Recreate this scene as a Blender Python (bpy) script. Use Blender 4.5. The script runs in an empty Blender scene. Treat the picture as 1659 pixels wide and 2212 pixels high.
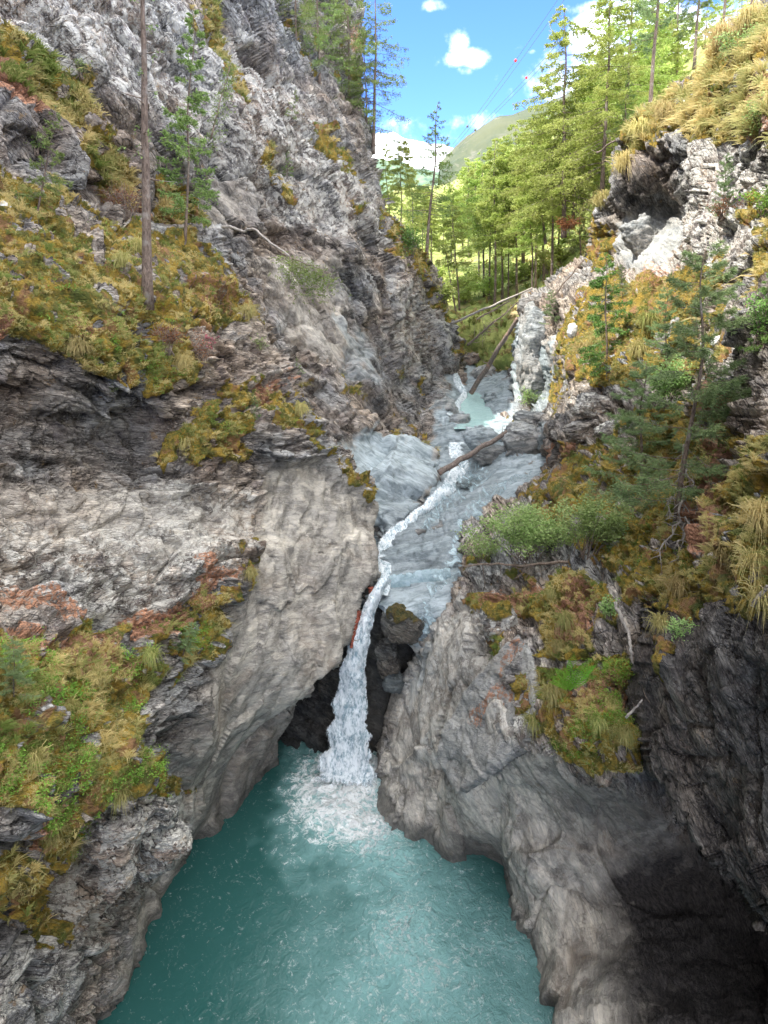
import bpy, math
import numpy as np
from mathutils import Vector
R = math.radians
sc = bpy.context.scene
C = sc.collection
rng = np.random.default_rng(7)

# ------------------------------------------------------------------ camera
PITCH = R(20); TW = math.tan(R(30)); TH = TW*4/3
cam_d = bpy.data.cameras.new('camera'); cam = bpy.data.objects.new('camera', cam_d); C.objects.link(cam)
cam_d.sensor_fit = 'HORIZONTAL'; cam_d.angle = R(60); cam_d.clip_end = 20000; cam_d.clip_start = .1
cam.location = (0, 0, 0); cam.rotation_euler = (R(90)-PITCH, 0, 0)
sc.camera = cam

# ------------------------------------------------------------------ sky, sun, exposure
SUN_EL = R(55); SUN_AZ = R(-106)          # azimuth from +Y, negative = left of the view
sun_dir = Vector((math.sin(SUN_AZ)*math.cos(SUN_EL), math.cos(SUN_AZ)*math.cos(SUN_EL), math.sin(SUN_EL)))
sl = bpy.data.lights.new('sun', 'SUN'); sl.energy = 2.0; sl.angle = R(.5); sl.color = (1, .95, .86)
so = bpy.data.objects.new('sun', sl); C.objects.link(so)
so.rotation_euler = sun_dir.to_track_quat('Z', 'Y').to_euler()
sc.view_settings.view_transform = 'Standard'; sc.view_settings.look = 'None'
sc.view_settings.gamma = 1; sc.view_settings.exposure = 2.14
sc.cycles.max_bounces = 6; sc.cycles.diffuse_bounces = 4; sc.cycles.transparent_max_bounces = 6

# ------------------------------------------------------------------ node helper
class NT:
    def __init__(s, tree): s.t = tree; s.n = tree.nodes; s.l = tree.links
    def set(s, sock, v):
        if isinstance(v, bpy.types.NodeSocket): s.l.new(v, sock)
        elif v is not None: sock.default_value = v
    def node(s, typ, **kw):
        n = s.n.new(typ)
        for k, v in kw.items(): setattr(n, k, v)
        return n
    def math(s, op, a, b=None, c=None, clamp=False):
        n = s.node('ShaderNodeMath', operation=op, use_clamp=clamp)
        s.set(n.inputs[0], a)
        if b is not None: s.set(n.inputs[1], b)
        if c is not None: s.set(n.inputs[2], c)
        return n.outputs[0]
    def vmath(s, op, a, b=None):
        n = s.node('ShaderNodeVectorMath', operation=op); s.set(n.inputs[0], a)
        if b is not None: s.set(n.inputs[1], b)
        return n.outputs['Value'] if op in ('LENGTH', 'DOT_PRODUCT') else n.outputs[0]
    def mix(s, f, a, b, mode='MIX'):
        n = s.node('ShaderNodeMix', data_type='RGBA', blend_type=mode)
        s.set(n.inputs[0], f); s.set(n.inputs[6], a if not isinstance(a, tuple) else (*a, 1)[:4]); s.set(n.inputs[7], b if not isinstance(b, tuple) else (*b, 1)[:4])
        return n.outputs[2]
    def noise(s, vec, scale, detail=4, rough=.6, dist=0, col=False):
        n = s.node('ShaderNodeTexNoise'); s.set(n.inputs['Vector'], vec)
        n.inputs['Scale'].default_value = scale; n.inputs['Detail'].default_value = detail
        n.inputs['Roughness'].default_value = rough; n.inputs['Distortion'].default_value = dist
        return n.outputs[1 if col else 0]
    def voro(s, vec, scale, feature='F1', out=0, rand=1):
        n = s.node('ShaderNodeTexVoronoi', feature=feature); s.set(n.inputs['Vector'], vec)
        n.inputs['Scale'].default_value = scale; n.inputs['Randomness'].default_value = rand
        return n.outputs[out]
    def step(s, v, a, b, lo=0, hi=1):
        n = s.node('ShaderNodeMapRange', clamp=True, interpolation_type='SMOOTHSTEP')
        s.set(n.inputs[0], v); n.inputs[1].default_value = a; n.inputs[2].default_value = b
        s.set(n.inputs[3], lo); s.set(n.inputs[4], hi)
        return n.outputs[0]
    def attr(s, name, out=2):
        n = s.node('ShaderNodeAttribute', attribute_name=name); return n.outputs[out]

def px_dir(px, py):
    tx = (px-829.5)/829.5*TW; ty = (1106-py)/1106*TH
    v = np.array([tx, math.cos(PITCH)+ty*math.sin(PITCH), -math.sin(PITCH)+ty*math.cos(PITCH)])
    return v

world = bpy.data.worlds.new('World'); sc.world = world; world.use_nodes = True
W = NT(world.node_tree); W.n.clear()
sky = W.node('ShaderNodeTexSky', sky_type='NISHITA', sun_disc=False, sun_elevation=SUN_EL, sun_rotation=SUN_AZ, altitude=1600)
sky.air_density = 1.0; sky.dust_density = .2; sky.ozone_density = 1.5
gen = W.node('ShaderNodeTexCoord').outputs['Generated']
nz = W.noise(gen, 26, 6, .62)
nz2 = W.noise(gen, 7, 5, .6)
cl = None
for (px, py, rx, ry, amt) in [(990, 92, .022, .022, .85), (1012, 125, .034, .016, .95), (985, 128, .03, .014, .75), (1003, 150, .018, .012, .6), (1290, 70, .05, .032, 1.2),
                              (1150, 112, .012, .005, .55), (1060, 262, .12, .020, .46), (890, 280, .07, .02, .40), (930, 300, .08, .018, .48),
                              (1500, 160, .22, .08, 1.25), (1380, 60, .08, .06, .9), (930, 10, .03, .01, .45), (1270, 20, .05, .012, .6)]:
    v = px_dir(px, py); v /= np.linalg.norm(v)
    dv = W.vmath('SUBTRACT', gen, tuple(v)); dv = W.vmath('DIVIDE', dv, (rx, rx, ry))
    r = W.vmath('LENGTH', dv)
    m = W.math('MULTIPLY', W.step(r, 1.35, .1), amt)
    cl = m if cl is None else W.math('MAXIMUM', cl, m)
cm = W.math('ADD', W.math('MULTIPLY', nz, 1.5), W.math('SUBTRACT', cl, 1.0))
cm = W.math('MULTIPLY', W.step(cm, .12, .95), W.step(cl, .02, .2))
skyc = W.mix(1.0, sky.outputs[0], (.27, .40, .80), 'MULTIPLY')
col = W.mix(cm, skyc, (6.5, 6.8, 7.2))
# broken bright cloud added unseen overhead and behind the camera to light the gorge
gz_ = W.node('ShaderNodeSeparateXYZ'); W.set(gz_.inputs[0], gen)
over = W.math('MAXIMUM', W.step(gz_.outputs[2], .50, .66), W.math('MULTIPLY', W.step(gz_.outputs[1], .25, -.1), W.step(gz_.outputs[2], .02, .2)))
over = W.math('MULTIPLY', over, W.step(nz2, .36, .50))
col = W.mix(over, col, (7.2, 7.1, 6.9))
bg = W.node('ShaderNodeBackground'); W.set(bg.inputs[0], col); bg.inputs[1].default_value = .15
W.l.new(bg.outputs[0], W.node('ShaderNodeOutputWorld').inputs[0])

# ------------------------------------------------------------------ numpy noise
def _h(ix, iy, iz, s):
    h = (ix.astype(np.uint32)*np.uint32(374761393) + iy.astype(np.uint32)*np.uint32(668265263)
         + iz.astype(np.uint32)*np.uint32(2147483647) + np.uint32((s*1274126177) & 0xffffffff))
    h = (h ^ (h >> np.uint32(13)))*np.uint32(1274126177)
    h = (h ^ (h >> np.uint32(15)))*np.uint32(2246822519)
    return h ^ (h >> np.uint32(16))
def _f(h): return (h & np.uint32(0xffffff)).astype(np.float32)/16777216.0
def noise(p, seed=0):
    p = np.asarray(p, np.float32); i = np.floor(p).astype(np.int32); f = p-i
    u = f*f*f*(f*(f*6-15)+10); res = 0
    for dx in (0, 1):
        for dy in (0, 1):
            for dz in (0, 1):
                h = _h(i[:, 0]+dx, i[:, 1]+dy, i[:, 2]+dz, seed)
                gx = (h & np.uint32(1023)).astype(np.float32)/511.5-1
                gy = ((h >> np.uint32(10)) & np.uint32(1023)).astype(np.float32)/511.5-1
                gz = ((h >> np.uint32(20)) & np.uint32(1023)).astype(np.float32)/511.5-1
                d = gx*(f[:, 0]-dx)+gy*(f[:, 1]-dy)+gz*(f[:, 2]-dz)
                w = (u[:, 0] if dx else 1-u[:, 0])*(u[:, 1] if dy else 1-u[:, 1])*(u[:, 2] if dz else 1-u[:, 2])
                res = res+d*w
    return res
def fbm(p, o=4, seed=0, g=.5, lac=2.03):
    a = 1; r = 0; p = np.asarray(p, np.float32)
    for k in range(o):
        r = r+a*noise(p, seed+k*17); p = p*lac+3.7; a *= g
    return r
def cells(p, seed=0, jit=.8):
    p = np.asarray(p, np.float32); b = np.floor(p-.5).astype(np.int32); n = len(p)
    F1 = np.full(n, 9., np.float32); F2 = F1.copy(); H = np.zeros(n, np.uint32); V = np.zeros((n, 3), np.float32)
    for dx in (0, 1):
        for dy in (0, 1):
            for dz in (0, 1):
                ix, iy, iz = b[:, 0]+dx, b[:, 1]+dy, b[:, 2]+dz
                h = _h(ix, iy, iz, seed)
                c = np.stack([ix+.5+jit*((h & np.uint32(1023)).astype(np.float32)/1023-.5),
                              iy+.5+jit*(((h >> np.uint32(10)) & np.uint32(1023)).astype(np.float32)/1023-.5),
                              iz+.5+jit*(((h >> np.uint32(20)) & np.uint32(1023)).astype(np.float32)/1023-.5)], 1)
                v = p-c; d = np.abs(v).max(1)*.55+np.sqrt((v*v).sum(1))*.45
                m = d < F1
                F2 = np.where(m, F1, np.minimum(F2, d)); F1 = np.where(m, d, F1)
                H = np.where(m, h, H); V = np.where(m[:, None], v, V)
    H2 = _h(H, H, H, seed+5)
    rnd = np.stack([_f(H2), _f(H2 >> np.uint32(7)), _f(_h(H2, H, H2, 3))], 1).astype(np.float32)
    rnd[:, 1] = _f(_h(H, H2, H2, 9))
    return F1, F2, rnd, V

# ------------------------------------------------------------------ projection
cp, sp = math.cos(PITCH), math.sin(PITCH)
def P(px, py, d):
    px = np.asarray(px, float); py = np.asarray(py, float); d = np.asarray(d, float)
    tx = (px-829.5)/829.5*TW; ty = (1106-py)/1106*TH
    return np.stack([tx*d, d*(cp+ty*sp), d*(-sp+ty*cp)], -1)
def dz(px, py, z):                      # view depth at which a pixel ray reaches height z
    ty = (1106-py)/1106*TH
    return z/(-sp+ty*cp)
def proj(p):
    p = np.asarray(p); f = p[..., 1]*cp-p[..., 2]*sp; u = p[..., 1]*sp+p[..., 2]*cp
    return p[..., 0]/f/TW*829.5+829.5, 1106-u/f/TH*1106, f

# ------------------------------------------------------------------ object helpers
def tag(o, label=None, cat=None, group=None, kind=None):
    if label: o['label'] = label
    if cat: o['category'] = cat
    if group: o['group'] = group
    if kind: o['kind'] = kind
    return o
def link(name, me, mats, parent=None, loc=None):
    o = bpy.data.objects.new(name, me); C.objects.link(o)
    for m in (mats if isinstance(mats, (list, tuple)) else [mats]): me.materials.append(m)
    if parent: o.parent = parent
    if loc is not None: o.location = loc
    return o
def mesh(name, V, F, smooth=True, attrs=None, mi=None):
    """V (n,3), F (m,3|4) int array or list of such"""
    me = bpy.data.meshes.new(name)
    V = np.asarray(V, np.float32)
    Fs = F if isinstance(F, list) else [F]
    Fs = [np.asarray(f, np.int32) for f in Fs if len(f)]
    lt = np.concatenate([np.full(len(f), f.shape[1], np.int32) for f in Fs]); lv = np.concatenate([f.ravel() for f in Fs])
    ls = np.concatenate([[0], np.cumsum(lt)[:-1]]).astype(np.int32)
    me.vertices.add(len(V)); me.vertices.foreach_set('co', V.ravel())
    me.loops.add(len(lv)); me.loops.foreach_set('vertex_index', lv)
    me.polygons.add(len(lt)); me.polygons.foreach_set('loop_start', ls)
    me.polygons.foreach_set('use_smooth', np.full(len(lt), smooth, bool))
    if mi is not None: me.polygons.foreach_set('material_index', np.asarray(mi, np.int32))
    me.update(calc_edges=True)
    for k, a in (attrs or {}).items():
        at = me.attributes.new(k, 'FLOAT', 'POINT'); at.data.foreach_set('value', np.asarray(a, np.float32))
    return me
def empty(name, loc, label, cat, group=None):
    o = bpy.data.objects.new(name, None); C.objects.link(o); o.location = loc; o.empty_display_size = .3
    return tag(o, label, cat, group)

def normals_grid(X):                    # X (h,w,3)
    du = np.gradient(X, axis=1); dv = np.gradient(X, axis=0)
    n = np.cross(dv, du); n /= np.linalg.norm(n, axis=2, keepdims=True)+1e-9
    return n

def poly_sd(px, py, poly):
    """signed distance (negative inside) and nearest point"""
    poly = np.asarray(poly, float); n = len(poly)
    best = np.full(px.shape, 1e9); qx = np.zeros_like(px); qy = np.zeros_like(py); ins = np.zeros(px.shape, bool)
    for i in range(n):
        ax, ay = poly[i]; bx, by = poly[(i+1) % n]
        ex, ey = bx-ax, by-ay
        t = np.clip(((px-ax)*ex+(py-ay)*ey)/(ex*ex+ey*ey+1e-9), 0, 1)
        cx, cy = ax+t*ex, ay+t*ey; d = (px-cx)**2+(py-cy)**2
        m = d < best; best = np.where(m, d, best); qx = np.where(m, cx, qx); qy = np.where(m, cy, qy)
        if ay != by:
            c = ((ay > py) != (by > py)) & (px < (bx-ax)*(py-ay)/(by-ay)+ax); ins ^= c
    s = np.sqrt(best); return np.where(ins, -s, s), qx, qy

class Field:                            # smooth depth field through control points (log depth, multiquadric)
    def __init__(s, pts, c=.45):
        a = np.array(pts, float); s.xy = a[:, :2]/100; s.c = c
        r = np.sqrt(((s.xy[:, None]-s.xy[None])**2).sum(2)+c*c)
        n = len(a); M = np.zeros((n+3, n+3)); M[:n, :n] = r+np.eye(n)*.02*-1
        M[:n, n] = 1; M[:n, n+1:] = s.xy; M[n, :n] = 1; M[n+1:, :n] = s.xy.T
        s.w = np.linalg.solve(M, np.concatenate([np.log(a[:, 2]), [0, 0, 0]]))
    def __call__(s, px, py):
        sh = np.shape(px); x = np.ravel(px)/100; y = np.ravel(py)/100; n = len(s.xy)
        out = s.w[n]+s.w[n+1]*x+s.w[n+2]*y
        for k in range(n):
            out = out+s.w[k]*np.sqrt((x-s.xy[k, 0])**2+(y-s.xy[k, 1])**2+s.c**2)
        return np.exp(out).reshape(sh)

def blobs(px, py, W3, polys, seed, amp=26, soft=16):
    """soft mask of a list of polygons with ragged edges"""
    m = np.zeros(px.shape)
    if not polys: return m
    w = fbm(W3*.55, 4, seed, .6)*amp*1.6
    for pl in polys:
        k = 1.0
        if isinstance(pl[0], (int, float)): k, pl = pl[0], pl[1]
        if len(pl) == 1: pl = pl[0]
        sd, _, _ = poly_sd(px, py, pl)
        m = np.maximum(m, k*np.clip(.5-(sd+w)/soft, 0, 1))
    return m

def rock_disp(Pw, n, A):
    """block-fractured displacement; A: dict of bed normal, amps; returns height"""
    bn = np.array(A.get('bed', (0, .5, .85)), float); bn /= np.linalg.norm(bn)
    t = np.array(A.get('tan', (0, 1, 0)), float); t -= bn*t.dot(bn); t /= np.linalg.norm(t); b = np.cross(bn, t)
    Q = np.stack([Pw@t, Pw@b, Pw@bn], 1)
    Q = Q+np.stack([fbm(Pw*.16, 2, 3), fbm(Pw*.16, 2, 4), fbm(Pw*.2, 2, 5)], 1)*1.6
    h = fbm(Pw*.13, 3, 11)*A.get('low', .9)
    sc_ = A.get('scale', 1.0)
    for (s, az, amp, sd) in ((3.2, .40, .80, 21), (1.25, .45, .44, 22), (.5, .45, .15, 23)):
        s *= sc_
        q = Q/np.array([s, s*.8, s*az])+fbm(Pw/s*.7, 2, sd+40)[:, None]*.35
        F1, F2, r, v = cells(q, sd)
        h = h+amp*A.get('block', 1)*((r[:, 0]-.5)+1.2*((r[:, 1]-.5)*v[:, 0]+(r[:, 2]-.5)*v[:, 1])-.35*np.exp(-(F2-F1)/.045))
    F1, F2, r, v = cells(Q/(2.6*sc_)+.3, 77)
    for (per, amp, sd) in ((1.7, .46, 1), (.62, .19, 2), (.24, .04, 3)):
        per *= sc_
        ph = Q[:, 2]/per+fbm(Pw/per*.22, 3, 60+sd)*1.3+r[:, sd % 3]*.9
        f = ph-np.floor(ph); f = np.where(f < .9, f/.9, (1-f)/.1)
        h = h+amp*A.get('saw', 1)*(f-.5)*(.45+1.1*np.clip(fbm(Pw*.35, 2, 70+sd)+.45, 0, 1))
    h = h+fbm(Pw*2.2, 4, 31, .6)*.05
    return h
def smooth_disp(Pw, A):
    bn = np.array(A.get('flow', (.3, .5, -.8)), float); bn /= np.linalg.norm(bn)
    Q = Pw-(Pw@bn)[:, None]*bn*.72
    w = fbm(Q*.35, 2, 51)[:, None]*1.4
    r1 = 1-np.abs(noise(Q*.33+w*.5, 52))*2.4; r2 = 1-np.abs(noise(Q*.95+w, 53))*2.2
    F1, F2, r, v = cells(Pw/np.array([2.2, 2.0, 1.6])+w*.5, 61)
    r3 = 1-np.abs(noise(Q*2.4+w*2, 57))*2.2
    h = r1*.26+r2*.10+r3*.05+fbm(Q*1.6, 5, 54, .6)*.13+fbm(Pw*.15, 2, 55)*.9
    F1, F2, r, v = cells(Q/1.0+w*.35, 62, .9)
    h = h+.26*((r[:, 0]-.5)+1.8*((r[:, 1]-.5)*v[:, 0]+(r[:, 2]-.5)*v[:, 1]))*np.clip(fbm(Pw*.4, 2, 58)*2+.55, 0, 1)
    F1, F2, r, v = cells(Q/np.array([2.6, 2.2, 2.0])+w*.22, 61)
    h = h+.70*((r[:, 0]-.5)+1.7*((r[:, 1]-.5)*v[:, 0]+(r[:, 2]-.5)*v[:, 1]))-.16*np.exp(-(F2-F1)/.025)*(r[:, 0] > .45)
    return h

SURF = {}
def layer(name, poly, ctrl, rect, step, A, zones, seed=0, back=90, kback=.10, fieldc=.45, shift=None, auto=.0, mats=None, low_res_above=None):
    """a rock mass: depth field + real displacement, its rim turned away behind the outline"""
    x0, y0, x1, y1 = rect
    xs = np.arange(x0, x1+.1, step); ys = np.arange(y0, y1+.1, step)
    if low_res_above is not None:
        ys = np.concatenate([np.arange(y0, low_res_above, step*5), np.arange(low_res_above, y1+.1, step)])
    gx, gy = np.meshgrid(xs, ys)
    F = Field(ctrl, fieldc)
    sd, qx, qy = poly_sd(gx, gy, poly)
    out = sd > 0
    # ragged outline
    s = np.where(out, sd, 0)
    cx_, cy_ = np.mean([p[0] for p in poly]), np.mean([p[1] for p in poly])
    ix = np.where(out, qx-(gx-qx)*.25, gx); iy = np.where(out, qy-(gy-qy)*.25, gy)
    d = F(ix, iy)
    t = s/back
    dd = d*(1+kback*(np.sqrt(t)*.5+t*2.2))
    Pw = P(ix, iy, dd)
    n = normals_grid(Pw)
    hgt, wid = gx.shape
    p = Pw.reshape(-1, 3); nn = n.reshape(-1, 3)
    # face the camera
    flip = (nn*p).sum(1) > 0; nn = np.where(flip[:, None], -nn, nn)
    fx, fy = ix.ravel(), iy.ravel()
    Z = {}
    for k, pls in zones.items():
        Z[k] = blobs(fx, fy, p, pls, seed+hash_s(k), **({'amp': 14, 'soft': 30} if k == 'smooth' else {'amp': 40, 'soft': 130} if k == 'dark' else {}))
    for k in ('moss', 'needle', 'pale', 'dark', 'smooth', 'leafy', 'lichen', 'grassy'):
        Z.setdefault(k, np.zeros(len(p)))
    hole = np.clip((fbm(p*.75, 4, seed+33, .6)-.10)*9, 0, 1)*np.clip((fbm(p*.2, 2, seed+34)+.25)*4, 0, 1)
    if name != 'forest_slope': hole = np.maximum(hole, np.clip((fbm(p*1.9, 3, seed+35)-.22)*9, 0, 1)); Z['moss'] = Z['moss']*(1-.9*hole)
    hb = rock_disp(p, nn, A)
    hs = smooth_disp(p, A)
    sm = np.clip(Z['smooth'], 0, 1)
    h = hb*(1-sm)+hs*sm
    if auto > 0:
        g = np.gradient(h.reshape(hgt, wid), axis=0).ravel()       # ledge tops
        up = np.clip((nn[:, 2]+fbm(p*.5, 3, seed+90)*.9)-(1-auto), 0, .4)/.4
        Z['moss'] = np.maximum(Z['moss'], up*(1-sm)*.9*np.clip(fbm(p*1.2, 3, seed+91)*3+.6, 0, 1))
    ms = np.clip(Z['moss'], 0, 1)
    mound = .35+fbm(p*1.1, 4, seed+70, .55)*.55+(1-np.abs(noise(p*1.9, seed+71))*2)*.10
    h = h*(1-.55*ms)+ms*mound*.55
    amp = A.get('amp', 1.0)
    fade = 1.0
    e1 = np.linalg.norm(np.gradient(Pw, axis=0), axis=2); e2 = np.linalg.norm(np.gradient(Pw, axis=1), axis=2)
    st_ = np.maximum(e1, e2)/(dd*TW/829.5*step); st_[ys < -40] = 1
    fade = np.clip(3.2/np.maximum(st_, 1e-3), .12, 1).ravel()
    p2 = p+nn*(h*amp*fade)[:, None]
    G = p2.reshape(hgt, wid, 3)
    n2 = normals_grid(G).reshape(-1, 3); fl = (n2*p).sum(1) > 0; n2 = np.where(fl[:, None], -n2, n2)
    # moss likes tops
    idx = np.arange(hgt*wid).reshape(hgt, wid)
    f = np.stack([idx[:-1, :-1], idx[1:, :-1], idx[1:, 1:], idx[:-1, 1:]], -1).reshape(-1, 4)
    keep = (sd.ravel()[f].min(1) < back)
    f = f[keep]
    used = np.zeros(len(p), bool); used[f.ravel()] = True
    remap = np.cumsum(used)-1
    attrs = {k: Z[k][used] for k in ('moss', 'needle', 'pale', 'dark', 'lichen', 'smooth')}
    me = mesh(name, p2[used], remap[f], True, attrs)
    o = link(name, me, mats or M['rock']); o['kind'] = 'structure'
    ok = used & (sd.ravel() < 5)
    SURF[name] = dict(p=p2[ok], n=n2[ok], px=fx[ok], py=fy[ok], **{k: Z[k][ok] for k in ('moss', 'needle', 'leafy', 'grassy')}, F=F, A=A)
    return o
def hash_s(s): return sum(ord(c)*(i+3) for i, c in enumerate(s)) % 97

# ------------------------------------------------------------------ materials
M = {}
def new_mat(name):
    m = bpy.data.materials.new(name); m.use_nodes = True; t = NT(m.node_tree); t.n.clear()
    b = t.node('ShaderNodeBsdfPrincipled'); o = t.node('ShaderNodeOutputMaterial'); t.l.new(b.outputs[0], o.inputs[0])
    M[name] = m; return m, t, b, o
def bump(t, b, h, strength, dist):
    n = t.node('ShaderNodeBump'); n.inputs['Strength'].default_value = strength; n.inputs['Distance'].default_value = dist
    t.set(n.inputs['Height'], h); t.l.new(n.outputs[0], b.inputs['Normal'])
def rock_mat(name, bed=(.05, .22, .97), tone=(1, 1, 1)):
    m, t, b, o = new_mat(name)
    tc = t.node('ShaderNodeTexCoord').outputs['Object']
    bn = Vector(bed).normalized(); ta = bn.cross(Vector((1, .2, .1))).normalized(); tb = bn.cross(ta)
    cx = t.node('ShaderNodeCombineXYZ'); t.set(cx.inputs[0], t.vmath('DOT_PRODUCT', tc, tuple(ta))); t.set(cx.inputs[1], t.vmath('DOT_PRODUCT', tc, tuple(tb))); t.set(cx.inputs[2], t.vmath('DOT_PRODUCT', tc, tuple(bn*4)))
    bedv = cx.outputs[0]
    moss, needle, pale, dark, lich, smo = [t.attr(k) for k in ('moss', 'needle', 'pale', 'dark', 'lichen', 'smooth')]
    big = t.noise(tc, .35, 5, .62); bedn = t.noise(bedv, 1.1, 8, .68, .6); fine = t.noise(tc, 7, 8, .7); mid = t.noise(tc, 1.7, 7, .66, .4)
    bedf = t.noise(bedv, 5.5, 7, .72, .3)
    c = t.mix(t.step(bedn, .36, .64), (.085, .078, .074), (.48, .455, .43))
    c = t.mix(t.step(bedf, .44, .66, 0, .75), c, (.56, .54, .50)); c = t.mix(t.step(bedf, .44, .32, 0, .7), c, (.06, .052, .05))
    c = t.mix(t.step(big, .45, .68, 0, .45), c, (.20, .145, .115))      # rusty brown beds
    c = t.mix(t.step(t.noise(tc, .9, 4, .6), .52, .72, 0, .5), c, (.23, .21, .235))
    wrp = t.vmath('ADD', bedv, t.vmath('MULTIPLY', t.noise(tc, .8, 3, .6, 0, True), (.9, .9, .9)))
    blk = t.node('ShaderNodeSeparateXYZ'); t.set(blk.inputs[0], t.voro(wrp, .75, 'F1', 1)); blk2 = t.node('ShaderNodeSeparateXYZ'); t.set(blk2.inputs[0], t.voro(wrp, 2.1, 'F1', 1))
    vv = t.math('ADD', t.math('MULTIPLY', blk.outputs[0], .55), t.math('MULTIPLY', blk2.outputs[1], .55))
    c = t.mix(1.0, c, t.mix(vv, (.40, .39, .40), (1.55, 1.50, 1.43)), 'MULTIPLY')
    hue = t.noise(tc, .28, 4, .6); c = t.mix(1.0, c, t.mix(t.step(hue, .35, .65), (.88, .98, 1.08), (1.10, 1.0, .90)), 'MULTIPLY')
    jt = t.math('MULTIPLY', t.step(t.voro(wrp, 1.1, 'DISTANCE_TO_EDGE'), .045, .0), t.step(t.noise(tc, 1.1, 3), .42, .56)); c = t.mix(jt, c, (.03, .026, .024))
    # smooth water-worn face: quieter, greyer
    cs = t.mix(t.step(mid, .36, .64), (.25, .238, .215), (.58, .555, .50))
    cs = t.mix(t.step(bedf, .48, .68, 0, .5), cs, (.58, .56, .51)); cs = t.mix(t.step(bedf, .42, .32, 0, .5), cs, (.12, .11, .10))
    cs = t.mix(t.step(big, .50, .70, 0, .55), cs, (.25, .195, .15))
    cs = t.mix(t.step(t.noise(tc, .55, 7, .7, .8), .53, .60, 0, .65), cs, (.66, .63, .56))
    cs = t.mix(t.step(t.noise(tc, .7, 8, .72, 1.2), .42, .34, 0, .7), cs, (.13, .125, .12))
    cs = t.mix(1.0, cs, t.mix(vv, (.68, .68, .70), (1.25, 1.22, 1.18)), 'MULTIPLY')
    cs = t.mix(t.math('MULTIPLY', jt, .3), cs, (.05, .045, .042))
    c = t.mix(smo, c, cs)
    # polished pale slabs near the stream
    cpal = t.mix(t.step(bedn, .36, .64), (.24, .295, .315), (.50, .575, .61)); cpal = t.mix(t.step(bedf, .40, .30, 0, .7), cpal, (.12, .15, .16))
    c = t.mix(pale, c, cpal)
    # dark rock and black lichen, plus painted-in shade of the cave and hollows
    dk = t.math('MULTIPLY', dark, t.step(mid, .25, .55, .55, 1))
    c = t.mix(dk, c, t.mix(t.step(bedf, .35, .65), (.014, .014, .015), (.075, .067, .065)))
    # white crust lichen: spots
    vs = t.voro(tc, 6.5); vs2 = t.voro(tc, 15)
    patch = t.step(t.noise(tc, .8, 3, .55), .40, .62)
    sp1 = t.math('MULTIPLY', t.step(t.math('ADD', vs, t.math('MULTIPLY', fine, .5)), .58, .44), patch)
    sp2 = t.math('MULTIPLY', t.step(t.math('ADD', vs2, t.math('MULTIPLY', fine, .35)), .48, .36), t.step(t.noise(tc, 1.6, 3, .6), .42, .58))
    crust = t.math('MULTIPLY', t.math('MULTIPLY', lich, t.step(t.noise(tc, 2.4, 9, .72, .5), .47, .56)), .85)
    wl = t.math('MAXIMUM', t.math('MAXIMUM', sp1, sp2), crust)
    wl = t.math('MULTIPLY', wl, t.math('MULTIPLY', t.math('SUBTRACT', 1.0, pale), t.math('MULTIPLY_ADD', lich, .75, .30)))
    wl = t.math('MULTIPLY', wl, t.math('MULTIPLY_ADD', smo, -.45, 1.0), clamp=True)
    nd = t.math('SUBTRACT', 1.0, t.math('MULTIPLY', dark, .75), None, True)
    c = t.mix(t.math('MULTIPLY', wl, nd), c, (.72, .71, .66))
    ol = t.math('MULTIPLY', t.step(t.noise(tc, 2.3, 5, .7), .61, .70), t.math('MULTIPLY', nd, t.math('SUBTRACT', .6, t.math('MULTIPLY', pale, .6))))
    c = t.mix(t.math('MULTIPLY', ol, t.math('MULTIPLY_ADD', smo, -.75, 1.0)), c, (.34, .20, .055))
    # moss / soil carpet
    mn = t.noise(tc, 2.6, 6, .68); mf = t.noise(tc, 14, 5, .75)
    mc = t.mix(t.step(mn, .38, .60), (.17, .18, .035), (.62, .42, .07))
    mc = t.mix(t.step(mf, .36, .60), t.mix(.42, mc, (.06, .05, .02)), mc)
    mc = t.mix(t.step(t.noise(tc, 5, 5, .7), .55, .66, 0, .8), mc, (.36, .29, .11))
    mc = t.mix(t.step(t.noise(tc, 1.2, 5, .65), .54, .62, 0, .8), mc, (.42, .22, .12))
    mc = t.mix(t.step(t.noise(tc, .9, 6, .68), .46, .36, 0, .8), mc, (.13, .185, .045))
    me_ = t.step(t.math('ADD', moss, t.math('MULTIPLY', t.math('SUBTRACT', fine, .5), .9)), .38, .60)
    c = t.mix(me_, c, mc)
    ne = t.step(t.math('ADD', needle, t.math('MULTIPLY', t.math('SUBTRACT', fine, .5), 2.4)), .45, .85)
    c = t.mix(ne, c, t.mix(t.step(mf, .35, .65), (.30, .15, .09), (.60, .32, .20)))
    sz = t.node('ShaderNodeSeparateXYZ'); t.set(sz.inputs[0], tc)          # rock kept wet by the pool
    wet = t.step(t.math('ADD', sz.outputs[2], t.math('MULTIPLY', t.noise(tc, 1.3, 4, .6), .9)), -18.95, -19.35)
    c = t.mix(t.math('MULTIPLY', wet, .62), c, (.045, .052, .05))
    c = t.mix(1.0, c, tone, 'MULTIPLY')
    t.set(b.inputs['Base Color'], c)
    t.set(b.inputs['Roughness'], t.math('SUBTRACT', .88, t.math('MULTIPLY', pale, .42)))
    b.inputs['Specular IOR Level'].default_value = .35
    crack = t.step(t.voro(bedv, 1.3, 'DISTANCE_TO_EDGE'), 0, .05); crack2 = t.step(t.voro(bedv, 3.6, 'DISTANCE_TO_EDGE'), 0, .06)
    soft = t.math('MULTIPLY_ADD', smo, -.75, 1.0)
    hh = t.math('ADD', t.math('MULTIPLY', crack, .30), t.math('MULTIPLY', crack2, .22))
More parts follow.
